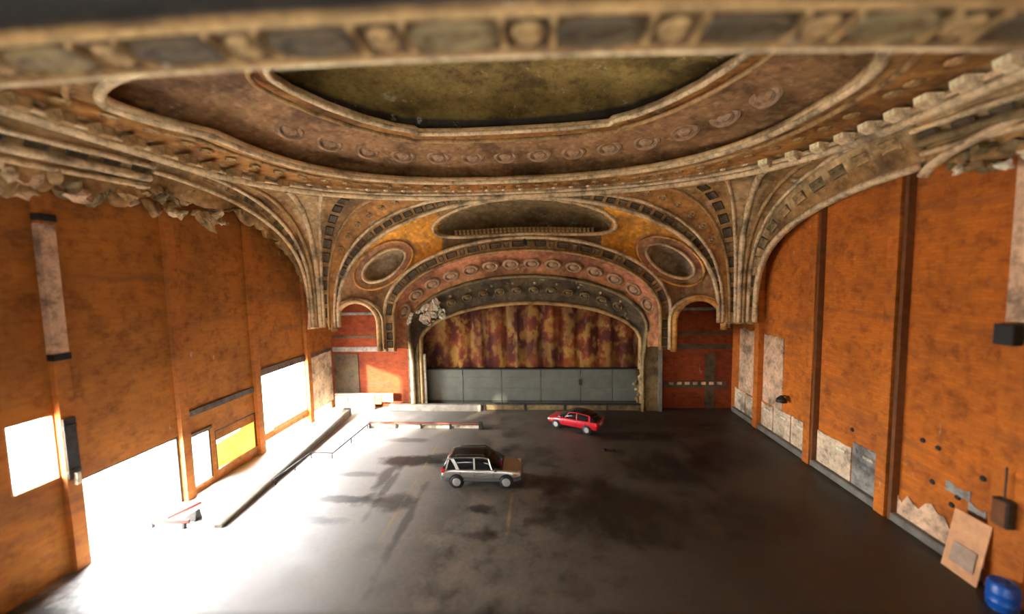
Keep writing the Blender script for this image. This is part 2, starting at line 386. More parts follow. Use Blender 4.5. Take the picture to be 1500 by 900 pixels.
# left wall: openings (y0,y1,z0,z1)
HL = [(12.0, 13.5, 4.2, 6.9), (13.9, 18.45, 0.0, 3.75), (19.0, 20.4, .25, 3.4), (20.7, 24.0, .45, 3.1),
      (24.4, 29.8, 1.15, 5.5), (19.0, 23.9, -.0, .08), (24.4, 29.8, .0, .62), (30.2, 33.4, 0.0, .72)]
HL = [h for h in HL if h[3] > .2]
wl = rect_wall('wall_left', BRICK_L, 'x', XL, -.45, YF, 46, 0, ZT, HL)
wr = rect_wall('wall_right', BRICK_R, 'x', XR, .45, YF, 46, 0, ZT, [])
wb = rect_wall('wall_back', BRICK_B, 'y', YB, .4, XL, XR, 0, ZT, [(-9.7, 10.6, 0, 9.6)])
wf = rect_wall('wall_front', BROWNB, 'y', YF, -.4, XL-.45, XR+.45, 0, ZT, [(-11, -7, 4.5, 8.0), (-2, 2, 4.5, 8.0), (7, 11, 4.5, 8.0)])  # unseen wall; its openings are added as fill light from behind
ro = MB().box(XL-.5, XR+.5, YF-.4, 46.4, ZT, ZT+.4).build('roof_slab', ROOFM); tag(ro, 'dark roof void slab above the plaster ceiling', 'ceiling', kind='structure')
sb = MB().box(XL-.4, XR+.4, 45.6, 46, 0, ZT).build('wall_stage', ROOFM); tag(sb, kind='structure')
for y0, y1, z0, z1 in HL: portal((XL-.46, (y0+y1)/2, (z0+z1)/2), (0, -PI/2, 0), z1-z0, y1-y0)
for x in (-9, 0, 9): portal((x, YF-.41, 6.25), (PI/2, 0, PI), 4, 3.5)

# piers on the side walls
def pier(wall, side, y, mat, z0=0, z1=17.5, w=.55, d=.4):
    x = XL if side < 0 else XR
    b = MB().box(min(x, x-side*d), max(x, x-side*d), y-w/2, y+w/2, z0, z1)
    return b.build('brick_pier', mat, wall)
for y in (8.3, 13.72, 18.72, 24.2, 30.0): pier(wl, -1, y, PILL, w=.5, d=.26)
for y in (8.6, 18.9, 24.0, 29.6): pier(wr, 1, y, PILR)
pier(wr, 1, 14.0, PILR, 0, 9.4, 1.1, .35); pier(wr, 1, 14.0, PATCH, 9.4, 16, 1.1, .3)
# thin dark strips standing in for the right piers' shaded near faces
for y in (18.45, 23.65): MB().box(XR-.33, XR, y-.12, y+.06, 0, 17.2).build('pier_shade_strip', RUST_SHADE, wr)

# render patches low on the right wall, each a panel
def panel(wall, side, y0, y1, z0, z1, mat, name='render_panel', d=.06, rag=0.0, n=8):
    x = XL if side < 0 else XR
    top = [(y0+(y1-y0)*i/n, z1+(random.uniform(-rag, rag*.3) if 0 < i < n or rag > .2 else 0)) for i in range(n+1)]
    bot = [(y0+(y1-y0)*i/n, z0) for i in range(n+1)]
    v = []; f = []
    for k in (0, 1):
        xx = x-side*d*k
        v += [(xx, a, b) for a, b in bot]+[(xx, a, b) for a, b in top]
    m = 2*(n+1)
    for i in range(n):
        f.append((m+i, m+i+1, m+n+2+i, m+n+1+i)); f.append((n+1+i, n+2+i, m+n+2+i, m+n+1+i)); f.append((i, i+1, m+i+1, m+i))
    f += [(0, n+1, m+n+1, m), (n, m+n, m+2*n+1, 2*n+1)]
    return mesh(name, v, f, mat, wall)
panel(wr, 1, 26.95, 29.2, 2.3, 7.5, PATCH, rag=.12); panel(wr, 1, 29.95, 32.6, 2.2, 7.6, PATCH, rag=.25)
for y0, y1, z1, m in ((31.6, 33.2, 2.15, PATCHW), (29.95, 31.5, 2.1, PATCHW), (27.9, 29.3, 2.2, PATCHW), (26.0, 27.8, 2.3, PATCHW), (24.35, 25.9, 2.3, PATCHW),
                      (21.05, 23.6, 2.35, PATCHW), (19.3, 20.95, 2.75, GREYP)):
    panel(wr, 1, y0, y1, .35, z1, m, rag=.08)
    MB().box(XR-.12, XR-.05, y0+.35, y0+.95, z1*.78, z1*.78+.16).build('pale_spot', CHALK, wr)  # one small pale spot per panel
bs = MB()
for y0, y1 in ((24.3, 33.2), (19.2, 23.7), (14.6, 18.4)): bs.box(XR-.35, XR, y0, y1, 0, .4)
bsr = bs.build('baseboard_right', CONC_D); tag(bsr, kind='structure'); bevel(bsr, .05)
panel(wr, 1, 14.7, 18.4, .4, 1.6, PATCH, rag=.6, n=14)
# anchor holes: small dark sockets in the right wall
for px_y, z in ((17.4, 4.4), (16.75, 4.35), (16.9, 2.75), (15.9, 2.65), (15.1, 3.9), (21.1, 3.35), (19.5, 3.5), (16.1, 2.2)):
    MB().lathe([(.09, XR-.05), (.12, XR+.0)], 8, 'x', (0, px_y, z)).build('anchor_socket', BLACK, wr)
for (y, z, w, h) in ((15.9, 2.95, .9, .45), (15.2, 2.5, .6, .4)): panel(wr, 1, y-w/2, y+w/2, z-h/2, z+h/2, GREYP, 'grey_mortar_patch', .03, .15, 5)
# left wall
panel(wl, -1, 30.4, 33.6, .8, 5.55, PATCHW, 'block_panel', .08, .1)
strip = panel(wl, -1, 13.45, 13.95, 9.35, 14.6, PATCH, 'plaster_chase_strip', .33, .05)
for z in (14.85, 9.2): MB().box(XL, XL+.36, 13.44, 13.99, z-.14, z+.14).build('chase_hole_block', BLACK, wl)  # black blocks standing in for the dark holes at the strip's ends
for (y0, y1, z0, z1) in ((24.3, 30.0, 5.5, 5.95), (19.0, 24.0, 4.55, 4.9), (30.2, 33.6, 5.6, 5.85), (18.95, 20.5, 3.4, 3.55)):
    MB().box(XL, XL+.08, y0, y1, z0, z1).build('soot_dark_lintel', SOOT, wl)

# windows and doorways of the left wall
def frame(name, y0, y1, z0, z1, mat, bars=(), w=.09):
    r = empty(name, (XL-.1, (y0+y1)/2, z0)); r['kind'] = 'structure'
    cy = (y0+y1)/2
    for nm, a in (('jamb', (y0-cy, y0-cy+w, 0, z1-z0)), ('jamb', (y1-cy-w, y1-cy, 0, z1-z0)), ('head', (y0-cy+w, y1-cy-w, z1-z0-w, z1-z0))):
        MB().box(-.08, .08, *a).build(nm, mat, r)
    for nm, a, mm in bars: MB().box(-.1, .12, a[0]-cy, a[1]-cy, a[2]-z0, a[3]-z0).build(nm, mm, r)
    return r
w1 = frame('window_1', 12.0, 13.5, 4.2, 6.9, TIMBER)
d1 = frame('door_1', 13.9, 18.45, 0, 3.75, STEEL, w=.1)
w2 = frame('window_2', 19.0, 20.4, .25, 3.4, STEEL, [('sill', (19.0, 20.4, .25, .42), TIMBER)])
w3 = frame('window_3', 20.7, 24.0, .45, 3.1, STEEL, [('sill', (20.7, 24.0, .3, .62), TIMBER)])
MB().add([(0, -1.62, .2), (0, 1.6, .1), (0, 1.6, 2.6), (0, 1.2, 2.5), (0, .3, 1.9), (0, -1.62, 1.75)], [(0, 1, 2, 3, 4, 5)]).build('translucent_panel', YELLOW, w3)
MB().box(-.05, .05, -1.6, 1.6, 2.0, 2.6).build('header_board', BRICK_L, w3)
w4 = frame('window_4', 24.4, 29.8, 1.15, 5.5, STEEL, [('sill_beam', (25.6, 29.6, .95, 1.3), TIMBER)])
w5 = frame('window_5', 30.2, 33.4, 0, .72, TIMBER, w=.06)
# steel shutter leaf hung open beside window_1
sh = empty('shutter', (XL+.262, 13.5, 4.0))
MB().box(.0, .06, 0, .42, 0, 2.6).build('leaf', STEEL, sh)
for z in (.3, 2.2): MB().box(.06, .12, -.05, .4, z, z+.1).build('hinge_strap', STEEL, sh)
MB().box(.06, .2, .15, .3, -.25, .25).build('latch', CHALK, sh)
tag(sh, 'dark steel shutter leaf hung open at the right of the small upper window', 'shutter')

# ------------------------------------------------------------------ plaster ceiling, vault and proscenium
def sgn(x): return -1 if x < 0 else 1
def supell(ph, cx, cy, a, bb, bf, n, nf=None):
    c, s = math.cos(ph), math.sin(ph); m = n if s >= 0 else (nf or n)
    return (cx+a*sgn(c)*abs(c)**(2/m), cy+(bb if s >= 0 else bf)*sgn(s)*abs(s)**(2/m))
def rim(ph, off=0.0, z=19.0):
    x, y = supell(ph, -.1, 17, 13.6+off, 10+off, 6+off, 2.5, 3.2)
    if y < 17 and x < 0: x *= 1+.16*min(1, (17-y)/3.4)
    return Vector((x, y, z))
ZK = 18.15
def kcv(ph, off=0.0, z=ZK):
    x, y = supell(ph, 0, 17, 16.8+off, 11.2+off, 12+off, 2.5, 9.0); return Vector((x, y, z))
INNER = [(0, 22.95), (3, 22.9), (5.65, 22.65), (5.75, 22.2), (6.8, 21.6), (8.0, 20.4), (9.1, 18.7), (9.8, 17.0), (9.95, 16.0), (9.7, 15.3), (8.8, 14.6), (6, 14.2), (3, 14.1), (0, 14.1)]
_poly = INNER + [(-x, y) for x, y in INNER[::-1][1:-1]]
def inner(ph, off=0.0, z=21.0):
    d = Vector((math.cos(ph), math.sin(ph))); c = Vector((0, 17.5)); best = 8
    P = [Vector(p)-c for p in _poly]
    for i in range(len(P)):
        a, b = P[i], P[(i+1) % len(P)]; e = b-a; den = d.x*e.y-d.y*e.x
        if abs(den) < 1e-9: continue
        t = (a.x*e.y-a.y*e.x)/den; u = (a.x*d.y-a.y*d.x)/den
        if t > 0 and -1e-6 <= u <= 1+1e-6: best = t
    return Vector((c.x+d.x*(best+off), c.y+d.y*(best+off), z))
NP = 240
PHI = [2*PI*i/NP for i in range(NP)]
def ringmesh(name, curves, cols, mat, parent, smooth=True, wrap=True, jit=.0):
    """curves: list of functions ph->Vector (from outside to inside)"""
    v = []; c = []
    for ph in PHI:
        for f, cc in zip(curves, cols):
            p = f(ph)
            if jit: p = p+Vector((0, 0, jit*nz(p.x, p.y, p.z, 1.3)))
            v.append(p); c.append(cc)
    return mesh(name, v, grid_faces(NP, len(curves), wrap), mat, parent, smooth, c)
C_CREAM = (.70, .54, .30); C_TAN = (.52, .33, .13); C_OR = (.60, .31, .08); C_PINK = (.44, .265, .125); C_OLV = (.24, .18, .08); C_BRN = (.26, .165, .08)
C_DOME = (.34, .25, .075); C_GOLD = (.95, .47, .05); C_ROSE = (.60, .32, .19)
ceil = empty('ceiling', (0, 0, 0)); ceil['kind'] = 'structure'
# soffit ring between cornice line and oval rim
ringmesh('soffit_ring', [lambda p: kcv(p), lambda p: kcv(p)*.75+rim(p)*.25+Vector((0, 0, .22)), lambda p: kcv(p)*.72+rim(p)*.28+Vector((0, 0, .22)),
                         lambda p: kcv(p)*.3+rim(p)*.7+Vector((0, 0, .15)), lambda p: rim(p, .25, 18.98), lambda p: rim(p)],
         [C_CREAM, C_CREAM, C_OR, C_OR, C_TAN, C_CREAM], PLASTER, ceil)
ringmesh('rim_lip', [lambda p: rim(p, 0, 19.0), lambda p: rim(p, -.12, 19.05), lambda p: rim(p, -.12, 19.3), lambda p: rim(p, .3, 19.3)], [C_CREAM]*4, PLAIN, ceil)
# cove rising to the inner opening
def cove(t):
    def f(ph):
        a = rim(ph, 1.5 if t < .02 else 1.3, 19.25); b = inner(ph, .45, 20.95)
        k = t**.8; z = 19.25+.5*(t > .02)+(20.95-19.75)*(1-(1-t)**1.7) if t > .02 else 19.25
        p = a.lerp(b, k); p.z = z; return p
    return f
TS = [0, .06, .15, .3, .45, .6, .75, .88, 1.0]
ringmesh('dome_cove', [lambda p: rim(p, .3, 19.3)]+[cove(t) for t in TS], [C_BRN, C_BRN]+[C_PINK if t < .5 else (.52, .32, .17) if t < .85 else C_OR for t in TS[1:]]+[C_OR], PLASTER, ceil, jit=.12)
ringmesh('inner_lip', [lambda p: inner(p, .45, 20.95), lambda p: inner(p, .2, 20.8), lambda p: inner(p, 0, 20.85), lambda p: inner(p, -.05, 21.15), lambda p: inner(p, 2.4, 21.2)], [C_OR, C_OR, C_CREAM, C_CREAM, C_OLV], PLAIN, ceil)
def domef(t):
    def f(ph):
        p = inner(ph, 2.4, 21.2); c = Vector((0, 17.5, 21.2)); q = c.lerp(p, 1-max(0, t-.02)); q.z = 21.2+(1.25 if t > .01 else 0)+1.4*math.sin(min(1, t*1.3)*PI/2); return q
    return f
DT = [0, .02, .05, .1, .2, .32, .45, .65, .85, .995]
ringmesh('inner_dome', [domef(t) for t in DT], [(.05, .04, .02)]*2+[C_DOME]*(len(DT)-2), PLAIN, ceil)  # trough wall near-black: its shade is put into the colour

def sweep(name, path, normals, prof, mat, parent, closed=False, smooth=True):
    """profile points (a along side, b along normal)"""
    v = []; n = len(path); m = len(prof)
    for i, p in enumerate(path):
        a = path[i-1] if (i or closed) else p; b = path[(i+1) % n] if (i < n-1 or closed) else p
        t = (b-a).normalized(); nn = normals[i]; nn = (nn-t*nn.dot(t)).normalized(); s = t.cross(nn)
        for x, y in prof: v.append(p+s*x+nn*y)
    f = []
    for i in range(n if closed else n-1):
        for k in range(m): f.append((i*m+k, i*m+(k+1) % m, ((i+1) % n)*m+(k+1) % m, ((i+1) % n)*m+k))
    if not closed: f += [tuple(range(m)), tuple((n-1)*m+k for k in range(m))[::-1]]
    return mesh(name, v, f, mat, parent, smooth)
def roundprof(w, h, n=7): return [(w*math.cos(PI*k/(n-1)), h*math.sin(PI*k/(n-1))) for k in range(n)]+[(-w, -.1), (w, -.1)]
DOWN = Vector((0, 0, -1))
def ringmould(fn, w, h, mat, name='moulding', smooth=True, rng=None):
    ph = PHI if rng is None else [rng[0]+(rng[1]-rng[0])*i/120 for i in range(121)]
    return sweep(name, [fn(p) for p in ph], [DOWN]*len(ph), roundprof(w, h), mat, ceil, rng is None, smooth)
ringmould(lambda p: rim(p, .05, 18.98), .16, .16, CREAM)
ringmould(lambda p: rim(p, .75, 18.85), .10, .10, TAN)
ringmould(lambda p: inner(p, .05, 20.84), .14, .12, CREAM)
ringmould(lambda p: inner(p, .75, 20.6), .10, .10, TAN)
ringmould(lambda p: kcv(p, .0, ZK+.02), .22, .2, CREAM)
ringmould(lambda p: kcv(p, -.55, ZK+.15), .10, .1, CREAM)
# pieces placed along curves share one mesh each
def piece_mesh(name, kind, mat):
    mb = MB()
    if kind == 'coffer':      # sunk panel with raised frame, in its own plane: x along, y across, z out
        o_, i_ = .5, .36
        v = [(-o_, -o_, 0), (o_, -o_, 0), (o_, o_, 0), (-o_, o_, 0), (-.45, -.45, .5), (.45, -.45, .5), (.45, .45, .5), (-.45, .45, .5), (-i_, -i_, .2), (i_, -i_, .2), (i_, i_, .2), (-i_, i_, .2)]
        f = [(0, 1, 5, 4), (1, 2, 6, 5), (2, 3, 7, 6), (3, 0, 4, 7), (4, 5, 9, 8), (5, 6, 10, 9), (6, 7, 11, 10), (7, 4, 8, 11), (8, 9, 10, 11)]
        mb.add(v, f)
    elif kind == 'rosette':
        mb.lathe([(.5, 0), (.45, .25), (.3, .35), (.25, .22), (.1, .45), (.02, .5)], 8)
    elif kind == 'bracket':   # modillion: curved bracket block
        mb.add([(-.5, -.5, 0), (.5, -.5, 0), (.5, .5, 0), (-.5, .5, 0), (-.45, -.45, .55), (.45, -.45, .55), (.4, .1, .9), (-.4, .1, .9), (-.4, .5, .8), (.4, .5, .8)],
               [(0, 1, 5, 4), (4, 5, 6, 7), (7, 6, 9, 8), (8, 9, 2, 3), (1, 2, 9, 6, 5), (0, 4, 7, 8, 3)])
    elif kind == 'oval':      # ring medallion
        pr = [(.5, 0), (.46, .35), (.38, .5), (.32, .3), (.26, .1), (.2, .35), (.01, .5)]; mb.lathe(pr, 20)
    me = bpy.data.meshes.new(name); me.from_pydata(mb.v, [], mb.f); me.materials.append(mat); return me
COFFER_D = piece_mesh('coffer_panel', 'coffer', DARK); COFFER_O = piece_mesh('coffer_panel', 'coffer', OLIVE); COFFER_T = piece_mesh('coffer_panel', 'coffer', TAN)
ROSETTE_C = piece_mesh('rosette', 'rosette', CREAM); ROSETTE_T = piece_mesh('rosette', 'rosette', TAN)
BRACKET_T = piece_mesh('cornice_bracket', 'bracket', TAN); BRACKET = piece_mesh('cornice_bracket', 'bracket', LIT_BRACKET)
OVAL_O = piece_mesh('oval_medallion', 'oval', OLIVE); OVAL_T = piece_mesh('oval_medallion', 'oval', TAN); OVAL_D = piece_mesh('oval_medallion', 'oval', DARK); OVAL_R = piece_mesh('oval_medallion', 'oval', ROSEP); ROSETTE_G = piece_mesh('rosette', 'rosette', GOLD)
def piece(me, name, p, t, nrm, sx, sy, sz, parent):
    t = t.normalized(); nrm = (nrm-t*nrm.dot(t)).normalized(); s = nrm.cross(t)
    o = bpy.data.objects.new(name, me)
    o.matrix_world = Matrix(((t.x*sx, s.x*sy, nrm.x*sz, p.x), (t.y*sx, s.y*sy, nrm.y*sz, p.y), (t.z*sx, s.z*sy, nrm.z*sz, p.z), (0, 0, 0, 1)))
    return link(o, parent)
def along(fn, p0, p1, step, n0=2500):
    """points every step metres along fn from p0 to p1 -> (pos, tangent, param)"""
    ps = [p0+(p1-p0)*i/n0 for i in range(n0+1)]; pts = [fn(p) for p in ps]; out = []; acc = step*.5; 
    for i in range(n0):
        d = (pts[i+1]-pts[i]).length; acc += d
        if acc >= step: acc -= step; out.append((pts[i], pts[i+1]-pts[i], ps[i]))
    return out
def kside(y): return 15.85*(1-(max(0, y-17)/10.25)**2.5)**.4
for sd in (-1, 1):
    for k in range(13):
        y = 22.6-k*1.22; t = Vector((sd*(kside(y+.05)-kside(y-.05)), .1, 0))
        piece(BRACKET if sd > 0 else BRACKET_T, 'cornice_bracket', Vector((sd*kside(y), y, ZK+.28)), t, DOWN, .5, .62, .5, ceil)
for p, t, ph in along(lambda q: kcv(q, -.95, ZK+.3), .3, PI-.3, 1.2):
    if p.y > 23: piece(ROSETTE_C, 'rosette', p, t, DOWN, .38, .38, .3, ceil)
for p, t, ph in along(lambda q: kcv(q)*.45+rim(q)*.55+Vector((0, 0, .12)), -.5, PI+.5, 1.35): piece(ROSETTE_T, 'rosette', p, t, DOWN, .6, .6, .25, ceil)
for p, t, ph in along(lambda q: cove(.38)(q), 0.05, PI-.05, 2.3): 
    piece(OVAL_R, 'oval_medallion', p-Vector((0, 0, .02)), t, Vector((-p.x*.35, (17-p.y)*.35, -4)), 1.7, 1.1, .3, ceil)

# fan vault: from the corner piers up to the cornice line
def vK(s, side):
    if s <= .85: 
        p = kcv(PI/2*(1-s/.85)); 
    else:
        k = (s-.85)/.15; p = Vector((16.8+.8*k, 17, ZK+(16.4-ZK)*k))
    return Vector((p.x*side, p.y, p.z))
def vault(s, th, side):
    p0 = Vector((15.4+2.2*s, 29.9-.9*s, 8.2)); p1 = vK(s, 1); c = 1-math.cos(th); e = .74-.19*s
    g = math.sin(th)**e if th > 0 else 0
    b = .0
    return Vector(((p0.x+(p1.x-p0.x)*c)*side, p0.y+(p1.y-p0.y)*c, p0.z+(p1.z-p0.z)*g))
def vnorm(s, th, side):
    e = 1e-3; s0 = min(max(s, e), 1-e); t0 = min(max(th, .02), PI/2-.02)
    a = vault(s0+e, t0, side)-vault(s0-e, t0, side); b = vault(s0, t0+e, side)-vault(s0, t0-e, side)
    n = a.cross(b).normalized(); q = vault(s0, t0, side)
    return n if n.dot(Vector((0, 14, 10))-q) > 0 else -n
NS, NT = 49, 46
def ths(n): return [PI/2*(i/(n-1))**1.35 for i in range(n)]
vaults = {}
for side in (-1, 1):
    v = []; c = []
    for i in range(NS):
        s = i/(NS-1)
        for th in ths(NT):
            p = vault(s, th, side); k = nz(p.x, p.y, p.z, .9, 3)*.06
            band = (s < .1) or (.3 < s < .45) or (s > .9)
            if side < 0 and th < .02: p = p+Vector((0, 0, .9*abs(nz(s*9, 2, 5, 1))))
            if side < 0 and s > .86:      # broken, ragged edge along the left side arch
                k2 = (s-.86)/.14*(.9*abs(nz(p.y*1.1, p.z*1.1, 3, 1))+.35*abs(nz(p.y*3.2, p.z*3.2, 8, 1)))
                p = p.lerp(vault(.86, th, side), min(1, k2))
            v.append(p+vnorm(s, th, side)*k)
            c.append(C_TAN if band else (C_CREAM if .45 <= s < .62 or .78 < s <= .9 else (C_OR if s < .3 else C_TAN)))
    vo = mesh('corner_vault', v, grid_faces(NS, NT), PLASTER, ceil, True, c)
    solid(vo, .35, (0, 14, 8))
    for s, w, h, mt in ((.0, .16, .2, CREAM), (.115, .12, .16, CREAM), (.30, .11, .16, TAN), (.46, .13, .2, CREAM), (.56, .20, .26, CREAM), (.68, .14, .22, TAN), (.80, .13, .2, CREAM)) + (((1.0, .2, .26, CREAM),) if side > 0 else ((.9, .12, .18, CREAM),)):
        tt = [.001+(PI/2-.002)*(i/59)**1.3 for i in range(60)]
        sweep('vault_rib', [vault(s, t, side) for t in tt], [vnorm(s, t, side) for t in tt], roundprof(w, h), mt, ceil)
    for s, step, ln, wd in ((.055, .95, .72, .42), (.38, 1.15, .8, .62), (.9 if side > 0 else .84, 1.5, .9, .6)):
        for p, t, th in along(lambda q: vault(s, q, side), .02, PI/2-.03, step):
            piece(random.choice((COFFER_O, COFFER_T)) if s > .8 else COFFER_D if random.random() < .7 else COFFER_O, 'coffer_panel', p, t, vnorm(s, th, side), ln, wd, .22, ceil)
    for p, t, th in along(lambda q: vault(.21, q, side), .5, PI/2-.1, 1.3): piece(ROSETTE_T, 'rosette', p, t, vnorm(.21, th, side), .6, .6, .3, ceil)
# spandrels over the side walls, nearer the camera
def zedge(y, side):
    if y > 16: return 16.4-.2*(17-y)
    return 16.2-(16-y)*.12
for side in (-1, 1):
    ys = [17-.2*i for i in range(66)]; v = []; c = []
    for y in ys:
        e = zedge(y, side)+(0.9*nz(y*.9, 1, 2)+.5*nz(y*2.7, 4, 2)-.1 if side < 0 else .08*nz(y*2, 1, 2))
        for k in range(9):
            t = k/8; x = 16.8+.8*math.sin(t*PI/2)**.7; z = ZK+(e-ZK)*t
            if .45 < t < .95 and y < 16.4 and side > 0: x += .35*math.sin((t-.45)/.5*PI)
            v.append((side*x, y, z+.05*nz(x, y, z, 1.5))); c.append(C_TAN if t > .5 else C_CREAM)
    so = mesh('wall_spandrel', v, grid_faces(len(ys), 9), PLASTER, ceil, True, c)
    solid(so, .35, (0, 12, 8))
    W_ = Vector((-side, 0, -.4))
    for zz, xx, w, h, mt in ((17.75, 16.95, .12, .16, CREAM), (17.25, 17.25, .2, .26, CREAM if side < 0 else OLIVE), (16.85, 17.42, .12, .16, CREAM)):
        sweep('spandrel_moulding', [Vector((side*xx, y, zz+.03*nz(y*2, 3, 1)-(.05*(17-y)))) for y in ys], [W_]*len(ys), roundprof(w, h), mt, ceil)
    for y in np.arange(16.5, 6, -1.2): piece(COFFER_D, 'coffer_panel', Vector((side*17.1, y, 17.5-(17-y)*.05)), Vector((0, 1, 0)), W_, .7, .32, .2, ceil)
# second arch springing over the right wall, with a broken lunette below it
def rubble_mb():
    bm = bmesh.new(); bmesh.ops.create_icosphere(bm, subdivisions=2, radius=.8); o = random.random()*50
    mb = MB(); 
    for q in bm.verts: q.co *= .75+.9*nz(q.co.x, q.co.y, q.co.z, 1.3, o)+.25*nz(q.co.x, q.co.y, q.co.z, 4, o)
    bm.verts.index_update(); mb.v = [tuple(q.co) for q in bm.verts]; mb.f = [tuple(x.index for x in f.verts) for f in bm.faces]; bm.free(); return mb
arc = [Vector((17.35, 16.9-6*(i/24), 15.9+1.3*math.sin(min(1, i/24*1.1)*PI/2)**.6)) for i in range(25)]
sweep('spandrel_moulding', arc, [Vector((-1, 0, -.3))]*25, roundprof(.16, .26), CREAM, ceil)
for k in range(26):
    y = 16.2-k*.28; r = random.uniform(.18, .42)
    mb = rubble_mb()
    o = mb.build('plaster_rubble', CHALK if random.random() < .35 else OLIVE, ceil); o.location = (17.75, y, 15.95+random.uniform(-.15, .55)-(16.5-y)*.1)
    o.scale = (r, r*1.3, r*1.2); o.rotation_euler = (random.random()*3, random.random()*3, random.random()*3)
for k in range(44):          # hanging broken plaster along the left arch edge
    y = 22-k*.3; r = random.uniform(.2, .6)
    mb = rubble_mb()
    o = mb.build('plaster_rubble', random.choice((TAN, TAN, PATCH, OLIVE, CREAM, CREAM)), ceil); o.location = (-17.8, y, 16.45+random.uniform(-.6, .5)-max(0, 16.5-y)*.06-(.0 if y < 20 else (y-20)*.12))
    o.scale = (r*.8, r*1.5, r*1.1); o.rotation_euler = (random.random()*3, random.random()*3, random.random()*3)

# proscenium screen between the outer arch and the main arch moulding
pros = empty('proscenium_arch', (0, 0, 0)); tag(pros, 'ornate peeling plaster proscenium arch around the old stage', 'arch', kind='structure')
def arch(th, hw, zs, za, y, p=1.0, cx=.15):
    return Vector((cx+hw*math.cos(th), y, zs+(za-zs)*math.sin(th)**p if 0 < th < PI else zs))
def Mout(th): return arch(th, 11.75, 9.0, 15.35, 30.4, .92)
def Ain(th):
    side = 1 if th <= PI/2 else -1; t = th if th <= PI/2 else PI-th
    return vault(0, t, side)
def scr(u, v):
    th = PI*u; a = Mout(th); b = Ain(th)
    p = a.lerp(b, v); p.y += .9*math.sin(v*PI)*math.sin(th)    # gently hollow
    return p
OV = [(-11.45, 13.35), (11.8, 13.15)]
def oval_local(x, z, k):
    cx, cz = OV[k]; a = math.radians(33 if k == 0 else -33); dx, dz = x-cx, z-cz
    return dx*math.cos(a)+dz*math.sin(a), -dx*math.sin(a)+dz*math.cos(a)
def niche(x, z):
    # centre cartouche
    q = (abs((x-.25)/7.2)**2.6+abs((z-(16.85-.014*(x*x)))/1.15)**2.2)
    d = 0
    if q < 1: d = max(d, 1.3*min(1, (1-q)*2.2))
    for k in (0, 1):
        a, b = oval_local(x, z, k); q2 = (a/1.95)**2+(b/.92)**2
        if q2 < 1: d = max(d, .9*min(1, (1-q2)*1.6))
    return d
NU, NV = 361, 41
v = []; c = []
SA = [(-13.9, 1.95, 8.5), (13.95, 1.9, 8.3)]     # small side arches: centre x, half width, springing
for i in range(NU):
    u = .0005+.999*i/(NU-1)
    for j in range(NV):
        p = scr(u, j/(NV-1)); x, z = p.x, p.z; t = j/(NV-1); d = niche(x, z); ns = nz(x, p.y, z, 1.0)
        p.y += d
        cc = C_TAN
        if abs(x) > 5.3 and z > 13.4: cc = C_GOLD
        for k in (0, 1):
            a, b = oval_local(x, z, k); q2 = (a/3.1)**2+(b/1.6)**2
            if q2 < 1: cc = C_ROSE
        if z < 12.2 and abs(x) > 11: cc = C_PINK
        if d > .15: cc = C_OLV if abs(x) < 8 else (.46, .38, .25)  # cartouche hollow in dark olive, its shade put into the colour
        if abs(x) < 6.5 and d <= .15 and z > 14: cc = C_BRN if t < .5 else C_TAN
        v.append(p); c.append(cc)
F = []
def in_sa(p): 
    for cx, hw, zs in SA:
        dx = (p[0]-cx)/hw
        if abs(dx) < 1 and p[2] < zs+hw*math.sqrt(1-dx*dx): return True
    return False
for f in grid_faces(NU, NV):
    m = sum((Vector(v[i]) for i in f), Vector())/4
    if not in_sa(m): F.append(f)
ps_ = mesh('arch_screen', v, F, PLASTER, pros, True, c)
solid(ps_, .3, (0, 5, 10))
def surf_y(x, z):
    best = None; bd = 1e9
    for i in range(0, len(v), 3):
        dd = (v[i].x-x)**2+(v[i].z-z)**2
        if dd < bd: bd = dd; best = v[i].y
    return best
TOCAM = Vector((0, -1, -.25))
for cx, hw, zs in SA:          # moulding around each small arch, with its legs
    sd = sgn(cx)
    pts = [Vector((cx+hw*math.cos(a), 30.0, zs+hw*math.sin(a))) for a in [PI*k/30 for k in range(31)]]
    legs = [2.3, .6] if sd < 0 else [.6, 2.3]
    pts = [pts[0]-Vector((0, 0, 2.3 if sd < 0 else .6))]+pts+[pts[-1]-Vector((0, 0, .6 if sd < 0 else 2.3))]
    sweep('side_arch_moulding', pts, [TOCAM]*len(pts), roundprof(.24, .28), GOLD if sd > 0 else TAN, pros)
    sweep('side_arch_bead', [Vector((cx+(p.x-cx)*1.18, p.y, p.z+.15)) for p in pts], [TOCAM]*len(pts), roundprof(.1, .22), CREAM, pros)
for k in (0, 1):               # frames of the two oval niches
    for sc, w, mt in ((1.05, .12, CREAM), (1.42, .10, GOLD)):
        pts = []
        for i in range(48):
            a_ = 2*PI*i/48; lx, lz = 1.95*sc*math.cos(a_), .92*sc*1.0*math.sin(a_)*(1.0 if sc < 1.2 else 1.15); r_ = math.radians(33 if k == 0 else -33)
            x = OV[k][0]+lx*math.cos(r_)-lz*math.sin(r_); z = OV[k][1]+lx*math.sin(r_)+lz*math.cos(r_)
            pts.append(Vector((x, surf_y(x, z)-.02 if sc > 1.2 else 0, z)))
        if sc < 1.2:
            for q in pts: q.y = surf_y(OV[k][0]+(q.x-OV[k][0])*1.08, OV[k][1]+(q.z-OV[k][1])*1.08)-.02
        sweep('oval_niche_frame', pts, [TOCAM]*48, roundprof(w, .16), mt, pros, True)
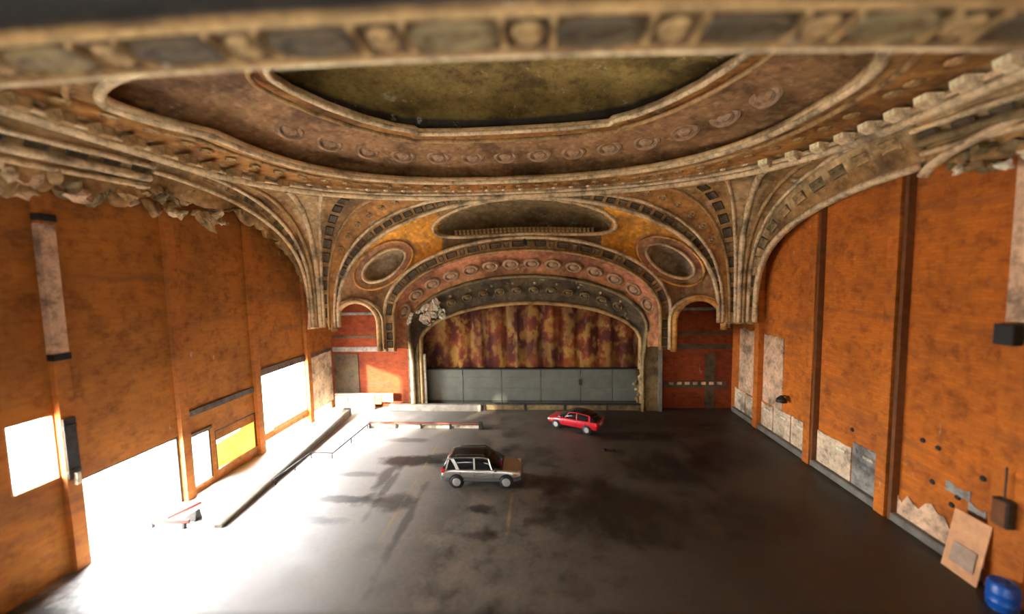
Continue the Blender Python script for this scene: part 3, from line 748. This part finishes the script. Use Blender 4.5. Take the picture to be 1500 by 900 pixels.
# central cartouche frame
pts = []
for i in range(72):
    a_ = 2*PI*i/72; ca, sa = math.cos(a_), math.sin(a_)
    x = .25+7.35*sgn(ca)*abs(ca)**(2/2.6); z = 16.85-.014*x*x+1.22*sgn(sa)*abs(sa)**(2/2.2); pts.append(Vector((x, surf_y(x, z)-.03, z)))
sweep('cartouche_frame', pts, [TOCAM]*72, roundprof(.14, .2), CREAM, pros, True)
for i in range(34):            # little balusters along the cartouche's lower edge
    x = -5.3+i*(11.1/33); z = 16.85-.014*x*x-1.1*(1-abs((x-.25)/7.2)**2.6)**(1/2.2)
    piece(COFFER_T, 'cartouche_block', Vector((x, surf_y(x, z-.25)-.02, z+.22)), Vector((1, 0, 0)), TOCAM, .26, .46, .3, pros)
# main arch moulding (stilted, on legs) and its panels
def with_legs(fn, n, zbot):
    p = [fn(PI*i/n) for i in range(n+1)]
    if zbot == 0:       # legs standing on the floor in the wall plane
        y = max(p[0].y, 33.05); L = lambda q: [Vector((q.x, y, 0)), Vector((q.x, y, 4.6))]
        return L(p[0])+p+L(p[-1])[::-1]
    return [Vector((p[0].x, p[0].y, zbot))]+p+[Vector((p[-1].x, p[-1].y, zbot))]
def strip(name, fa, fb, za, zb, cola, colb, mat, n=160, mid=6, bulge=0.0, jit=.05):
    A = with_legs(fa, n, za); B = with_legs(fb, n, zb); v = []; c = []
    for a, b in zip(A, B):
        for k in range(mid+1):
            t = k/mid; p = a.lerp(b, t); p.y += bulge*math.sin(t*PI)
            p = p+Vector((0, 1, 0))*jit*nz(p.x, p.y, p.z, 1.4)
            v.append(p); c.append(tuple(np.array(cola)*(1-t)+np.array(colb)*t))
    o = mesh(name, v, grid_faces(len(A), mid+1), mat, pros, True, c)
    solid(o, .25, (0, 5, 8))
    return o
M0 = lambda t: arch(t, 11.75, 9.0, 15.35, 30.35, .92)
M1 = lambda t: arch(t, 10.95, 8.8, 14.35, 30.3, .92)
C1 = lambda t: arch(t, 10.35, 7.6, 12.25, 31.8)
O1 = lambda t: arch(t, 9.95, 6.3, 9.85, 33.3, 1, .4)
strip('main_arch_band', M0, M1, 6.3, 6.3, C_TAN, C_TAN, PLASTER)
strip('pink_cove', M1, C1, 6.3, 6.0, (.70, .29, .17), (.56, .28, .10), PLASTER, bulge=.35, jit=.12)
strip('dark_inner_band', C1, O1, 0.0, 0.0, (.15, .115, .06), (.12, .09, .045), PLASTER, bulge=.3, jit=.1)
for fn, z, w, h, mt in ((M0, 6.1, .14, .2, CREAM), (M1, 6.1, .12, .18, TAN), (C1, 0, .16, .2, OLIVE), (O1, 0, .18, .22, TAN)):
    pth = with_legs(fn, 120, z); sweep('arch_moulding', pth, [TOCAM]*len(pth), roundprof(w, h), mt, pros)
MB_ = lambda t: M0(t)*.5+M1(t)*.5
for i, (p, t, th) in enumerate(along(MB_, .02, PI-.02, .92)):
    piece(COFFER_D if i % 2 else COFFER_O, 'coffer_panel', p-Vector((0, .03, 0)), t, TOCAM, .95 if i % 2 else .42, .46, .2, pros)
for sd in (-1, 1):
    for z in (8.2, 7.4, 6.7): piece(COFFER_D, 'coffer_panel', Vector((.15+sd*11.35, 30.28, z)), Vector((0, 0, 1)), TOCAM, .6, .5, .2, pros)
CB = lambda t: M1(t)*.5+C1(t)*.5+Vector((0, .2, 0))
for i, (p, t, th) in enumerate(along(CB, .12, PI-.12, 1.75)):
    piece(OVAL_R, 'oval_medallion', p, t, Vector((0, -1, -.8)), 1.5, 1.05, .35, pros)
OB = lambda t: C1(t)*.5+O1(t)*.5+Vector((0, .2, 0))
for i, (p, t, th) in enumerate(along(OB, .55, PI-.55, 1.5)):
    piece(OVAL_O, 'oval_medallion', p, t, Vector((0, -1, -.8)), 1.0, .8, .4, pros)
for i, (p, t, th) in enumerate(along(lambda q: C1(q)*.75+O1(q)*.25+Vector((0, .15, 0)), .5, PI-.5, 1.9)):
    piece(ROSETTE_C, 'rosette', p, t, Vector((0, -1, -.8)), .25, .25, .3, pros)
# broken edge exposing white plaster, upper left of the opening
for k in range(60):
    a_ = PI-random.uniform(.40, .74); f = random.uniform(.1, .95); p = C1(a_)*(1-f)+O1(a_)*f
    mb = rubble_mb()
    o = mb.build('broken_plaster', CHALK if random.random() < .85 else PATCH, pros); o.location = p-Vector((0, .1, 0)); r = random.uniform(.14, .55)
    o.scale = (r*random.uniform(.7, 1.5), r*.4, r); o.rotation_euler = (random.random()*3, random.random()*3, random.random()*3)
for k in range(10):
    a_ = PI-.30+.02*k; p = C1(a_)+Vector((.05, -.15, .1))
    mb = rubble_mb()
    o = mb.build('broken_plaster', CHALK, pros); o.location = p; o.scale = (.22, .16, .4); o.rotation_euler = (random.random(), random.random(), 0)
# jamb pieces down to the floor
for nm, x0, x1, y0, y1, z1, mt in (('jamb_pier', 10.55, 12.1, 33.1, 33.85, 6.6, OLIVE), ('jamb_pier', -10.75, -9.75, 33.1, 33.85, 6.4, OLIVE),
                                   ('jamb_strip', -10.55, -10.3, 32.95, 33.1, 6.2, CHALK), ('jamb_strip', 11.85, 12.15, 32.95, 33.1, 6.2, CONC_D), ('jamb_strip', -9.55, -9.2, 33.3, 33.6, 5.2, CHALK)):
    MB().box(x0, x1, y0, y1, 0, z1).build(nm, mt, pros)
for k in range(9):
    mb = rubble_mb(); o = mb.build('broken_plaster', random.choice((OLIVE, TAN, DARK)), pros)
    o.location = (10.2+random.uniform(-.3, .3), 33.2, .5+k*.5); r = random.uniform(.25, .5); o.scale = (r, .2, r)
# courses and beams on the back brick wall behind the small arches
for x0, x1 in ((-18.4, -12.3), (12.3, 18.4)):
    for z, h, mt in ((8.9, .25, GREYP), (5.4, .45, GREYP if x0 < 0 else DARK), (6.7, .25, DARK)): MB().box(x0, x1, YB-.06, YB, z, z+h).build('stone_course', mt, wb)
MB().box(12.6, 18.0, YB-.12, YB, 1.9, 2.5).build('soot_course', DARK, wb)
for k in range(7): MB().box(13.0+k*.7, 13.4+k*.7, YB-.16, YB-.1, 2.2, 2.45).build('pale_block', PATCH, wb)  # pale render blocks in the dark course
MB().box(-18.3, -15.9, YB-.1, YB, 0, 5.2).build('dark_doorway_panel', DARK, wb)
MB().box(16.2, 17.0, YB-.1, YB, 0, 5.0).build('dark_doorway_panel', DARK, wb)

# ------------------------------------------------------------------ stage: curtain and steel wall
cu = MB(); n = 90; v = []; 
for i in range(n+1):
    x = -10.6+22.0*i/n; y = 34.6+.10*math.sin(i*.9)+.06*math.sin(i*2.3)
    for z in (3.5, 6, 8.5, 11): v.append((x, y, z))
fc = mesh('fire_curtain', v, grid_faces(n+1, 4), CURTAIN, None, True); m = fc.modifiers.new('thick', 'SOLIDIFY'); m.thickness = .06
tag(fc, 'peeling maroon and gold stage curtain hanging behind the proscenium arch', 'curtain')
sw = empty('stage_partition', (0, 34.3, 0)); tag(sw, 'grey green steel sheet partition under the peeling curtain', 'partition')
xs = [-9.6, -5.9, -2.2, 1.5, 5.2, 8.1, 10.9]
for a, b in zip(xs[:-1], xs[1:]): bevel(MB().box(a+.03, b-.03, -.05, .05, .0, 3.5).build('sheet_panel', GREYSTEEL, sw), .015)
for z in (.45, 1.7, 2.75): MB().box(-9.6, 10.9, -.09, -.05, z, z+.07).build('rail', STEEL if z < 1 else GREYSTEEL, sw)
MB().box(-9.7, 11.0, -.12, .2, 3.5, 3.62).build('top_channel', BLACK, sw)
MB().box(5.0, 5.3, -.14, -.05, 2.05, 2.55).build('wall_switch_box', BLACK, sw)

# low walls and rails by the stage
lw = MB().box(-12.6, -4.0, 32.7, 33.15, 0, .62).build('low_wall', CONC); tag(lw, 'pale low concrete wall in front of the stage, left half', 'wall'); bevel(lw, .05)
rl = empty('stage_rail', (0, 33.1, 0)); tag(rl, 'dark low rail with olive boards in front of the stage, right half', 'rail')
for x in (-3.7, 0, 3.6, 7.4, 10.4): MB().box(x-.08, x+.08, -.08, .08, 0, .62).build('post', STEEL, rl)
MB().box(-3.9, 10.6, -.06, .06, .55, .68).build('top_rail', STEEL, rl)
xs = [-3.6, .05, 3.65, 7.45, 10.35]
for a, b in zip(xs[:-1], xs[1:]): MB().box(a+.06, b-.16, -.03, .03, .06, .5).build('board', OLIVE, rl)
br = empty('bumper_rail', (0, 28.8, 0)); tag(br, 'long rusty red bumper rail on short posts before the stage', 'rail')
for x in (-12.6, -10.4, -8.3, -5.9, -3.5): MB().box(x-.07, x+.07, -.07, .07, 0, .42).build('post', STEEL, br)
MB().box(-12.7, -3.4, -.06, .06, .4, .52).build('top_rail', REDRUST, br)
MB().box(-12.6, -3.6, .1, .25, 0, .2).build('kerb', CHALK, br)
MB().box(-3.55, -3.25, -.15, .15, 0, .55).build('end_block', STEEL, br)
hr = empty('handrail', (-14.4, 20.2, 0)); tag(hr, 'thin black handrail with a kink beside the sloping concrete parapet', 'handrail')
path = [(-.1, 0, .38), (.05, 3.5, .38), (1.6, 3.4, .38), (1.7, 8.5, .38)]
MB().tube(path, .05, 8).build('rail', STEEL, hr)
for x, y in ((-.1, .1), (-.03, 1.8), (.05, 3.4), (1.55, 3.4), (1.65, 5.8), (1.7, 8.4)): MB().tube([(x, y, 0), (x, y, .38)], .04, 6).build('post', STEEL, hr)
# parapet of the ramp: tapered pale beam
mb = MB(); a0, a1 = Vector((-14.6, 16.4, 0)), Vector((-15.9, 31.0, 0)); d = (a1-a0).normalized(); s = Vector((d.y, -d.x, 0))
vv = []
for p, h, w in ((a0, .16, .2), (a0.lerp(a1, .3), .3, .26), (a0.lerp(a1, .95), .6, .34), (a1, .6, .34)):
    vv += [p+s*w, p+s*w+Vector((0, 0, h*.85)), p+s*w*.6+Vector((0, 0, h)), p-s*w*.6+Vector((0, 0, h)), p-s*w+Vector((0, 0, h*.85)), p-s*w]
ff = [(6*i+k, 6*i+(k+1) % 6, 6*i+6+(k+1) % 6, 6*i+6+k) for i in range(3) for k in range(6)]+[tuple(range(6)), tuple(range(18, 24))[::-1]]
pa = empty('ramp_parapet', (0, 0, 0)); tag(pa, 'pale sloping concrete parapet running along the ramp by the left wall', 'parapet')
mb.add(vv, ff).build('beam', CONC_P, pa)
MB().obox(a1+d*.3+Vector((0, 0, .36)), s*.3, d*.3, Vector((0, 0, .36))).build('end_block', STEEL, pa)
bl = empty('white_barrier', (-15.2, 33.25, 0)); tag(bl, 'white low barrier against the back wall, far left corner', 'barrier')  # mostly near-white boards
for x, h in ((-2.2, 1.3), (-.9, 1.35), (.4, 1.4)): bevel(MB().box(x-.6, x+.6, -.1, .1, 0, h).build('board', CHALK, bl), .02)
MB().box(-2.8, 2.8, -.14, .14, 1.4, 1.5).build('top_rail', CHALK, bl)
bevel(MB().box(1.1, 1.7, -.1, .1, .5, 1.3).build('board', TIMBER, bl), .02); MB().box(1.8, 2.8, -.1, .1, .75, 1.35).build('board', CHALK, bl)
bd = empty('barricade', (-16.6, 16.3, 0)); tag(bd, 'low red barricade bar lying by the garage doorway', 'barricade')
MB().bar((-1.6, 0, .3), (.5, .1, .3), .1, .2).build('bar', REDPAINTED, bd)
MB().add([(-.6, .5, 0), (.4, .5, 0), (.4, .9, 0), (-.6, .9, 0), (.4, .6, .55), (.4, .8, .55)], [(0, 1, 2, 3), (0, 1, 4), (3, 5, 2), (1, 2, 5, 4), (0, 4, 5, 3)]).build('wedge_stand', STEEL, bd)
MB().bar((-1.2, .6, .1), (.1, 1.2, .6), .1, .15).build('brace', REDPAINTED, bd)
for x in (-1.4, .3): MB().box(x-.06, x+.06, -.06, .1, 0, .25).build('foot', STEEL, bd)

# ------------------------------------------------------------------ foreground ceiling beam
fb = empty('ceiling_beam', (0, 0, 16.3)); tag(fb, 'ornate plaster ceiling beam crossing the top of the view', 'beam', kind='structure')
def beam_y(x): return 7.42+.0036*(x+6)**2
segs = 60; v = []; c = []
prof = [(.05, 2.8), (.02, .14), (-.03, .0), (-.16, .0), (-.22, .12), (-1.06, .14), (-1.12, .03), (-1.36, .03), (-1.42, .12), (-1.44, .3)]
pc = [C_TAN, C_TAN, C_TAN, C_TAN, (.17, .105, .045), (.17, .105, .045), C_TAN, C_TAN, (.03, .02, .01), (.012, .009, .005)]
BX = [-20+40*i/segs for i in range(segs+1)]
for x in BX:
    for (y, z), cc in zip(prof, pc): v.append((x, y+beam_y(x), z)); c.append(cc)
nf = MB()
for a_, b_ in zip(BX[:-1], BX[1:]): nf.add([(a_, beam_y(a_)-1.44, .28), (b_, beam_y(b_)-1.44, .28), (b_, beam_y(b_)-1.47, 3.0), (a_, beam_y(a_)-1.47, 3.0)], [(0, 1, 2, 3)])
nf.build('beam_near_face', ROOFM, fb)  # near face in black, its backlit shade put into the colour
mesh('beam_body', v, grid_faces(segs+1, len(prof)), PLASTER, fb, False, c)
for i in range(15):
    x = -18.2+i*2.6
    piece(OVAL_D if i % 3 != 1 else OVAL_O, 'oval_medallion', Vector((x, -.64+beam_y(x), .08)), Vector((1, .0072*(x+6), 0)), DOWN, 1.7, .76, .22, fb)
    piece(ROSETTE_T, 'rosette', Vector((x+1.3, -.64+beam_y(x+1.3), .09)), Vector((1, 0, 0)), DOWN, .6, .6, .3, fb)
    for dx in (.85, 1.75): piece(COFFER_T, 'coffer_panel', Vector((x+dx, -.64+beam_y(x+dx), .1)), Vector((1, 0, 0)), DOWN, .12, .76, .2, fb)
for yy0, w, mt in ((-.09, .035, CREAM), (-1.24, .07, TAN)):
    pp = [Vector((x, yy0+beam_y(x), .01)) for x in BX]
    sweep('beam_moulding', pp, [DOWN]*len(pp), roundprof(w, .06), mt, fb)
ct = MB().box(XL, XR, YF, 6.4, 19.0, 19.3).build('ceiling_near_bay', SHADEC); tag(ct, 'dark olive ceiling of the near bay overhead', 'ceiling', kind='structure')

# ------------------------------------------------------------------ cars
def loft(stations):
    """stations: list of rings (equal length lists of Vector)"""
    n = len(stations[0]); mb = MB(); mb.v = [tuple(p) for s in stations for p in s]
    for i in range(len(stations)-1):
        for k in range(n): mb.f.append((i*n+k, i*n+(k+1) % n, (i+1)*n+(k+1) % n, (i+1)*n+k))
    mb.f.append(tuple(range(n))[::-1]); mb.f.append(tuple((len(stations)-1)*n+k for k in range(n))); return mb
def ring(x, w, z0, z1, ww=None, crown=.04):
    w2 = ww if ww is not None else w*.93
    h = [(w*.8, z0), (w*.97, z0+.08), (w, z0+(z1-z0)*.45), (w*.985, z0+(z1-z0)*.75), (w2, z1-.02), (w2*.85, z1+crown*.4), (w2*.4, z1+crown)]
    return [Vector((x, y, z)) for y, z in h]+[Vector((x, -y, z)) for y, z in h[::-1]]
def ghouse(x, wb_, wt, zb, zt):
    h = [(wb_, zb), (wb_*.55+wt*.45, zb+(zt-zb)*.5), (wt+.02, zt-.05), (wt-.08, zt), (wt*.4, zt+.02)]
    return [Vector((x, y, z)) for y, z in h]+[Vector((x, -y, z)) for y, z in h[::-1]]
def wheel(root, x, y, r, out):
    w = empty('wheel', (x, y, r), 0, root)
    MB().lathe([(r*.55, -.1), (r*.92, -.11), (r, -.07), (r, .07), (r*.92, .11), (r*.55, .1)], 24, 'y').build('tyre', BLACK, w, True)
    o = out*.095; mb = MB().lathe([(r*.66, o), (r*.6, o+out*.025), (r*.16, o+out*.01), (r*.12, o+out*.03), (.01, o+out*.03)], 20, 'y')
    for k in range(5):
        a = 2*PI*k/5; mb.obox((math.cos(a)*r*.36, o+out*.03, math.sin(a)*r*.36), (math.cos(a)*r*.24, 0, math.sin(a)*r*.24), (0, .012, 0), (-math.sin(a)*.04, 0, math.cos(a)*.04))
    mb.build('rim', CHROME, w)
def car(name, label, loc, rz, P):
    root = empty(name, loc, rz); tag(root, label, 'car', 'cars parked in the theatre')
    pm = P['paint']; W = P['w']
    body = loft([ring(x, w*W, z0, z1) for x, w, z0, z1 in P['body']]).build('body', pm, root, True)
    body.modifiers.new('s', 'SUBSURF').levels = 1; body.modifiers['s'].render_levels = 2
    G = P['gh']; gl = loft([ghouse(x, a*W, b*W, zb, zt) for x, a, b, zb, zt in G]).build('windows', CARGLASS, root, True)
    top = [g for g in G if g[4]-g[3] > P['h']*.25]
    RF = [[Vector((x, y*b*W, zt+dz)) for y, dz in ((.96, -.03), (.9, .02), (.45, .05), (-.45, .05), (-.9, .02), (-.96, -.03))] for x, a, b, zb, zt in top]
    loft(RF).build('roof', P.get('roof', pm), root, True)
    def gpt(x, t, sd):
        for g0, g1 in zip(G[:-1], G[1:]):
            if g0[0] <= x <= g1[0]:
                k = (x-g0[0])/(g1[0]-g0[0]); a = g0[1]+(g1[1]-g0[1])*k; b = g0[2]+(g1[2]-g0[2])*k; zb = g0[3]+(g1[3]-g0[3])*k; zt = g0[4]+(g1[4]-g0[4])*k
                return Vector((x, sd*((a*(1-t)+b*t)*W+.012), zb+(zt-zb)*t))
    for sd in (-1, 1):
        for xb, xt, w in P['pillars']:
            mb = MB(); q = [gpt(xb-w/2, .0, sd), gpt(xb+w/2, .0, sd), gpt(xb*.5+xt*.5+w/2, .5, sd), gpt(xt+w/2, .97, sd), gpt(xt-w/2, .97, sd), gpt(xb*.5+xt*.5-w/2, .5, sd)]
            o_ = Vector((0, -sd*.02, 0)); mb.add(q+[p+o_ for p in q], [tuple(range(6)), tuple(range(6, 12))[::-1]]+[(i, (i+1) % 6, (i+1) % 6+6, i+6) for i in range(6)])
            mb.build('pillar', pm, root)
        px = [p_[1] for p_ in P['pillars']]; xs_ = [min(px)+(max(px)-min(px))*k/8 for k in range(9)]
        MB().tube([gpt(x, .96, sd) for x in xs_], .04, 6).build('window_frame', pm, root)
        mr = empty('wing_mirror', (P['mx'], sd*(W+.08), P['mz']), 0, root); bevel(MB().box(-.07, .07, -.1, .1, -.06, .08).build('mirror_shell', P.get('clad', pm), mr), .03)
        for x in P['wx']:
            MB().lathe([(P['r']*1.18, sd*(W-.10)), (P['r']*1.16, sd*(W+.012)), (.02, sd*(W+.013))], 26, 'y', (x, 0, P['r']+.02)).build('wheel_arch', BLACK, root)
            wheel(root, x, sd*(W-.06), P['r'], sd)
        bevel(MB().box(P['tl'][0], P['tl'][1], sd*W*.98-.14*(sd > 0)-.02*(sd < 0), sd*W*.98+.14*(sd < 0)+.02*(sd > 0), P['tl'][2], P['tl'][3]).build('tail_lamp', LAMPRED, root), .02)
        bevel(MB().box(P['hl'][0], P['hl'][1], sd*W*.78-.16, sd*W*.78+.16, P['hl'][2], P['hl'][3]).build('headlamp', LAMPWHITE, root), .03)
        MB().box(P['hl'][0]-.22, P['hl'][0]-.02, sd*W*.93-.06, sd*W*.93+.03, P['hl'][2], P['hl'][2]+.09).build('indicator', LAMPAMBER, root)
        for dx in P['doors']: MB().box(dx-.008, dx+.008, sd*(W+.004)-.006, sd*(W+.004)+.006, .5, P['body'][5][3]-.1).build('door_seam', BLACK, root)
        for dx in P['doors'][1:]: MB().box(dx+.1, dx+.3, sd*(W+.02)-.02, sd*(W+.02)+.02, .86, .91).build('door_handle', pm, root)
    if 'clad' in P:
        loft([ring(x, w*W+.02, z0-.03, z0+.3, w*W+.015, 0) for x, w, z0, z1 in P['body']]).build('lower_cladding', P['clad'], root)
        for sd in (-1, 1): MB().tube([(-1.5, sd*W*.66, 1.72), (-1.45, sd*W*.66, 1.82), (.1, sd*W*.66, 1.84), (.2, sd*W*.66, 1.74)], .025, 6).build('roof_rail', STEEL, root)
    MB().box(P['body'][0][0]-.03, P['body'][0][0]+.05, -.26, .26, .62, .76).build('number_plate', LAMPWHITE, root)
    return root
DARKROOF = simple('roof_dark_reflection', (.03, .028, .026), .25, .3, var=.1, bmp=0)  # silver roof coloured dark for the dim ceiling it reflects
SUV = dict(paint=SILVER, roof=DARKROOF, clad=CLAD, w=.93, h=1.75, r=.37, wx=(-1.42, 1.46),
           body=[(-2.36, .84, .45, .80), (-2.30, .95, .36, .98), (-2.1, .99, .33, 1.10), (-1.4, 1, .32, 1.10), (-.4, 1, .32, 1.08), (.6, 1, .32, 1.07), (1.15, 1, .32, 1.06), (1.6, .99, .33, 1.0), (2.05, .95, .35, .93), (2.28, .86, .38, .84), (2.36, .72, .45, .70)],
           gh=[(-2.28, .9, .86, 1.02, 1.06), (-2.0, .92, .77, 1.06, 1.60), (-1.7, .93, .75, 1.06, 1.71), (-.8, .93, .76, 1.06, 1.75), (.1, .93, .76, 1.05, 1.74), (.45, .93, .75, 1.05, 1.64), (1.25, .9, .84, 1.04, 1.08)],
           pillars=[(-1.35, -1.72, .2), (-.38, -.42, .1), (.62, .42, .08), (-2.05, -1.9, .1)], mx=.85, mz=1.1, tl=(-2.31, -2.12, .88, 1.12), hl=(2.05, 2.27, .74, .9), doors=(.72, -.38, -1.2))
car('estate_car', 'silver estate car with grey lower cladding, parked sideways mid floor, nearest car', (-2.08, 21.3, 0), math.radians(1), SUV)
RED = dict(paint=REDPAINT, roof=CARGLASS, w=.86, h=1.45, r=.31, wx=(-1.27, 1.32),
           body=[(-2.12, .8, .4, .78), (-2.06, .92, .32, .92), (-1.85, .98, .28, 1.0), (-1.2, 1, .26, 1.0), (-.4, 1, .26, .97), (.4, 1, .26, .95), (.95, 1, .26, .93), (1.5, .99, .27, .84), (1.9, .94, .3, .74), (2.1, .84, .34, .66), (2.17, .7, .4, .55)],
           gh=[(-2.05, .88, .84, .93, .96), (-1.7, .9, .74, .95, 1.3), (-1.2, .92, .72, .95, 1.4), (-.5, .92, .72, .94, 1.45), (.05, .92, .72, .93, 1.43), (.3, .92, .72, .93, 1.36), (1.2, .88, .84, .9, .94)],
           pillars=[(-1.45, -1.4, .14), (-.42, -.38, .09), (.58, .3, .07)], mx=.8, mz=.98, tl=(-2.07, -1.9, .72, .94), hl=(1.88, 2.08, .56, .70), doors=(.7, -.4, -1.15))
car('hatchback', 'red hatchback parked at an angle near the stage, smaller and farther car', (4.2, 29.35, 0), math.atan2(1.27, -2.39), RED)

# ------------------------------------------------------------------ loose things
pl = empty('plywood_sheet', (17.97, 14.98, 0)); 
c0 = Vector((-.05, 0, 1.2)); bevel(MB().obox(c0, (.02, 0, .005), (0, .62, 0), (.2, .0, 1.2)).build('sheet', WOOD, pl), .005)
MB().obox(c0+Vector((-.14, -.05, -.4)), (.004, 0, .001), (0, .4, 0), (.065, 0, .4)).build('grey_stain_board', STAINW, pl)
tag(pl, 'pale plywood sheet leaning against the right wall', 'board')
ba = empty('barrel', (17.62, 13.5, 0)); tag(ba, 'blue plastic barrel at the foot of the right wall', 'barrel')
MB().lathe([(.34, 0), (.38, .06), (.39, .28), (.41, .3), (.39, .32), (.39, .6), (.41, .62), (.39, .64), (.38, .88), (.33, .96)], 24).build('drum', BLUE, ba, True)
MB().lathe([(.33, .93), (.34, .97), (.3, .98), (.29, .95), (.01, .95)], 24).build('lid', BLUE, ba); MB().lathe([(.05, .95), (.05, 1.0), (.01, 1.0)], 10, 'z', (.15, 0, 0)).build('cap', BLACK, ba)
sp = empty('wall_speaker', (18.15, 14.25, 9.3)); tag(sp, 'dark box hung high on the nearest right wall pier', 'box')
bevel(MB().box(-.35, .0, -.3, .3, 0, .75).build('case', BLACK, sp), .03); MB().box(0, .35, -.06, .06, .3, .4).build('bracket', STEEL, sp)
fb2 = empty('fuse_box', (18.1, 13.95, 2.75)); tag(fb2, 'rusty dark fuse box low on the nearest right pier', 'box')
bevel(MB().box(-.3, 0, -.25, .25, 0, 1.0).build('case', STEEL, fb2), .03); MB().box(-.33, -.3, -.2, .2, .05, .95).build('door', RUST_SHADE, fb2); MB().tube([(-.15, 0, 1.0), (-.15, 0, 2.2)], .03).build('conduit', STEEL, fb2)
lp = empty('wall_lamp', (18.5, 26.3, 3.3)); tag(lp, 'black bulkhead lamp on a bracket beside the pinkish render patch', 'lamp')
MB().tube([(0, 0, .2), (-.3, 0, .3), (-.5, 0, .2)], .04).build('bracket', STEEL, lp); MB().lathe([(.06, .3), (.3, .05), (.34, -.15), (.1, -.1)], 16, 'z', (-.5, 0, 0)).build('shade', BLACK, lp)
for i, (x, y, lb) in enumerate(((5.8, 25.3, 'small black debris lump on the floor in front of the red hatchback'), (6.4, 25.2, 'tiny dark scrap beside the small black debris lump'))):
    o = MB().lathe([(.05, 0), (.16-.05*i, .02), (.13, .1), (.03, .14)], 7).build('debris_lump', BLACK); o.location = (x, y, 0); tag(o, lb, 'debris')
lt = empty('cornice_lamp', (.35, 30.1, 14.9)); tag(lt, 'small black hanging lamp at the crown of the main arch moulding', 'lamp')
MB().tube([(0, .2, .5), (0, 0, .2)], .03).build('bracket', STEEL, lt); MB().lathe([(.05, .3), (.18, .15), (.2, -.15), (.08, -.25)], 12).build('housing', BLACK, lt)
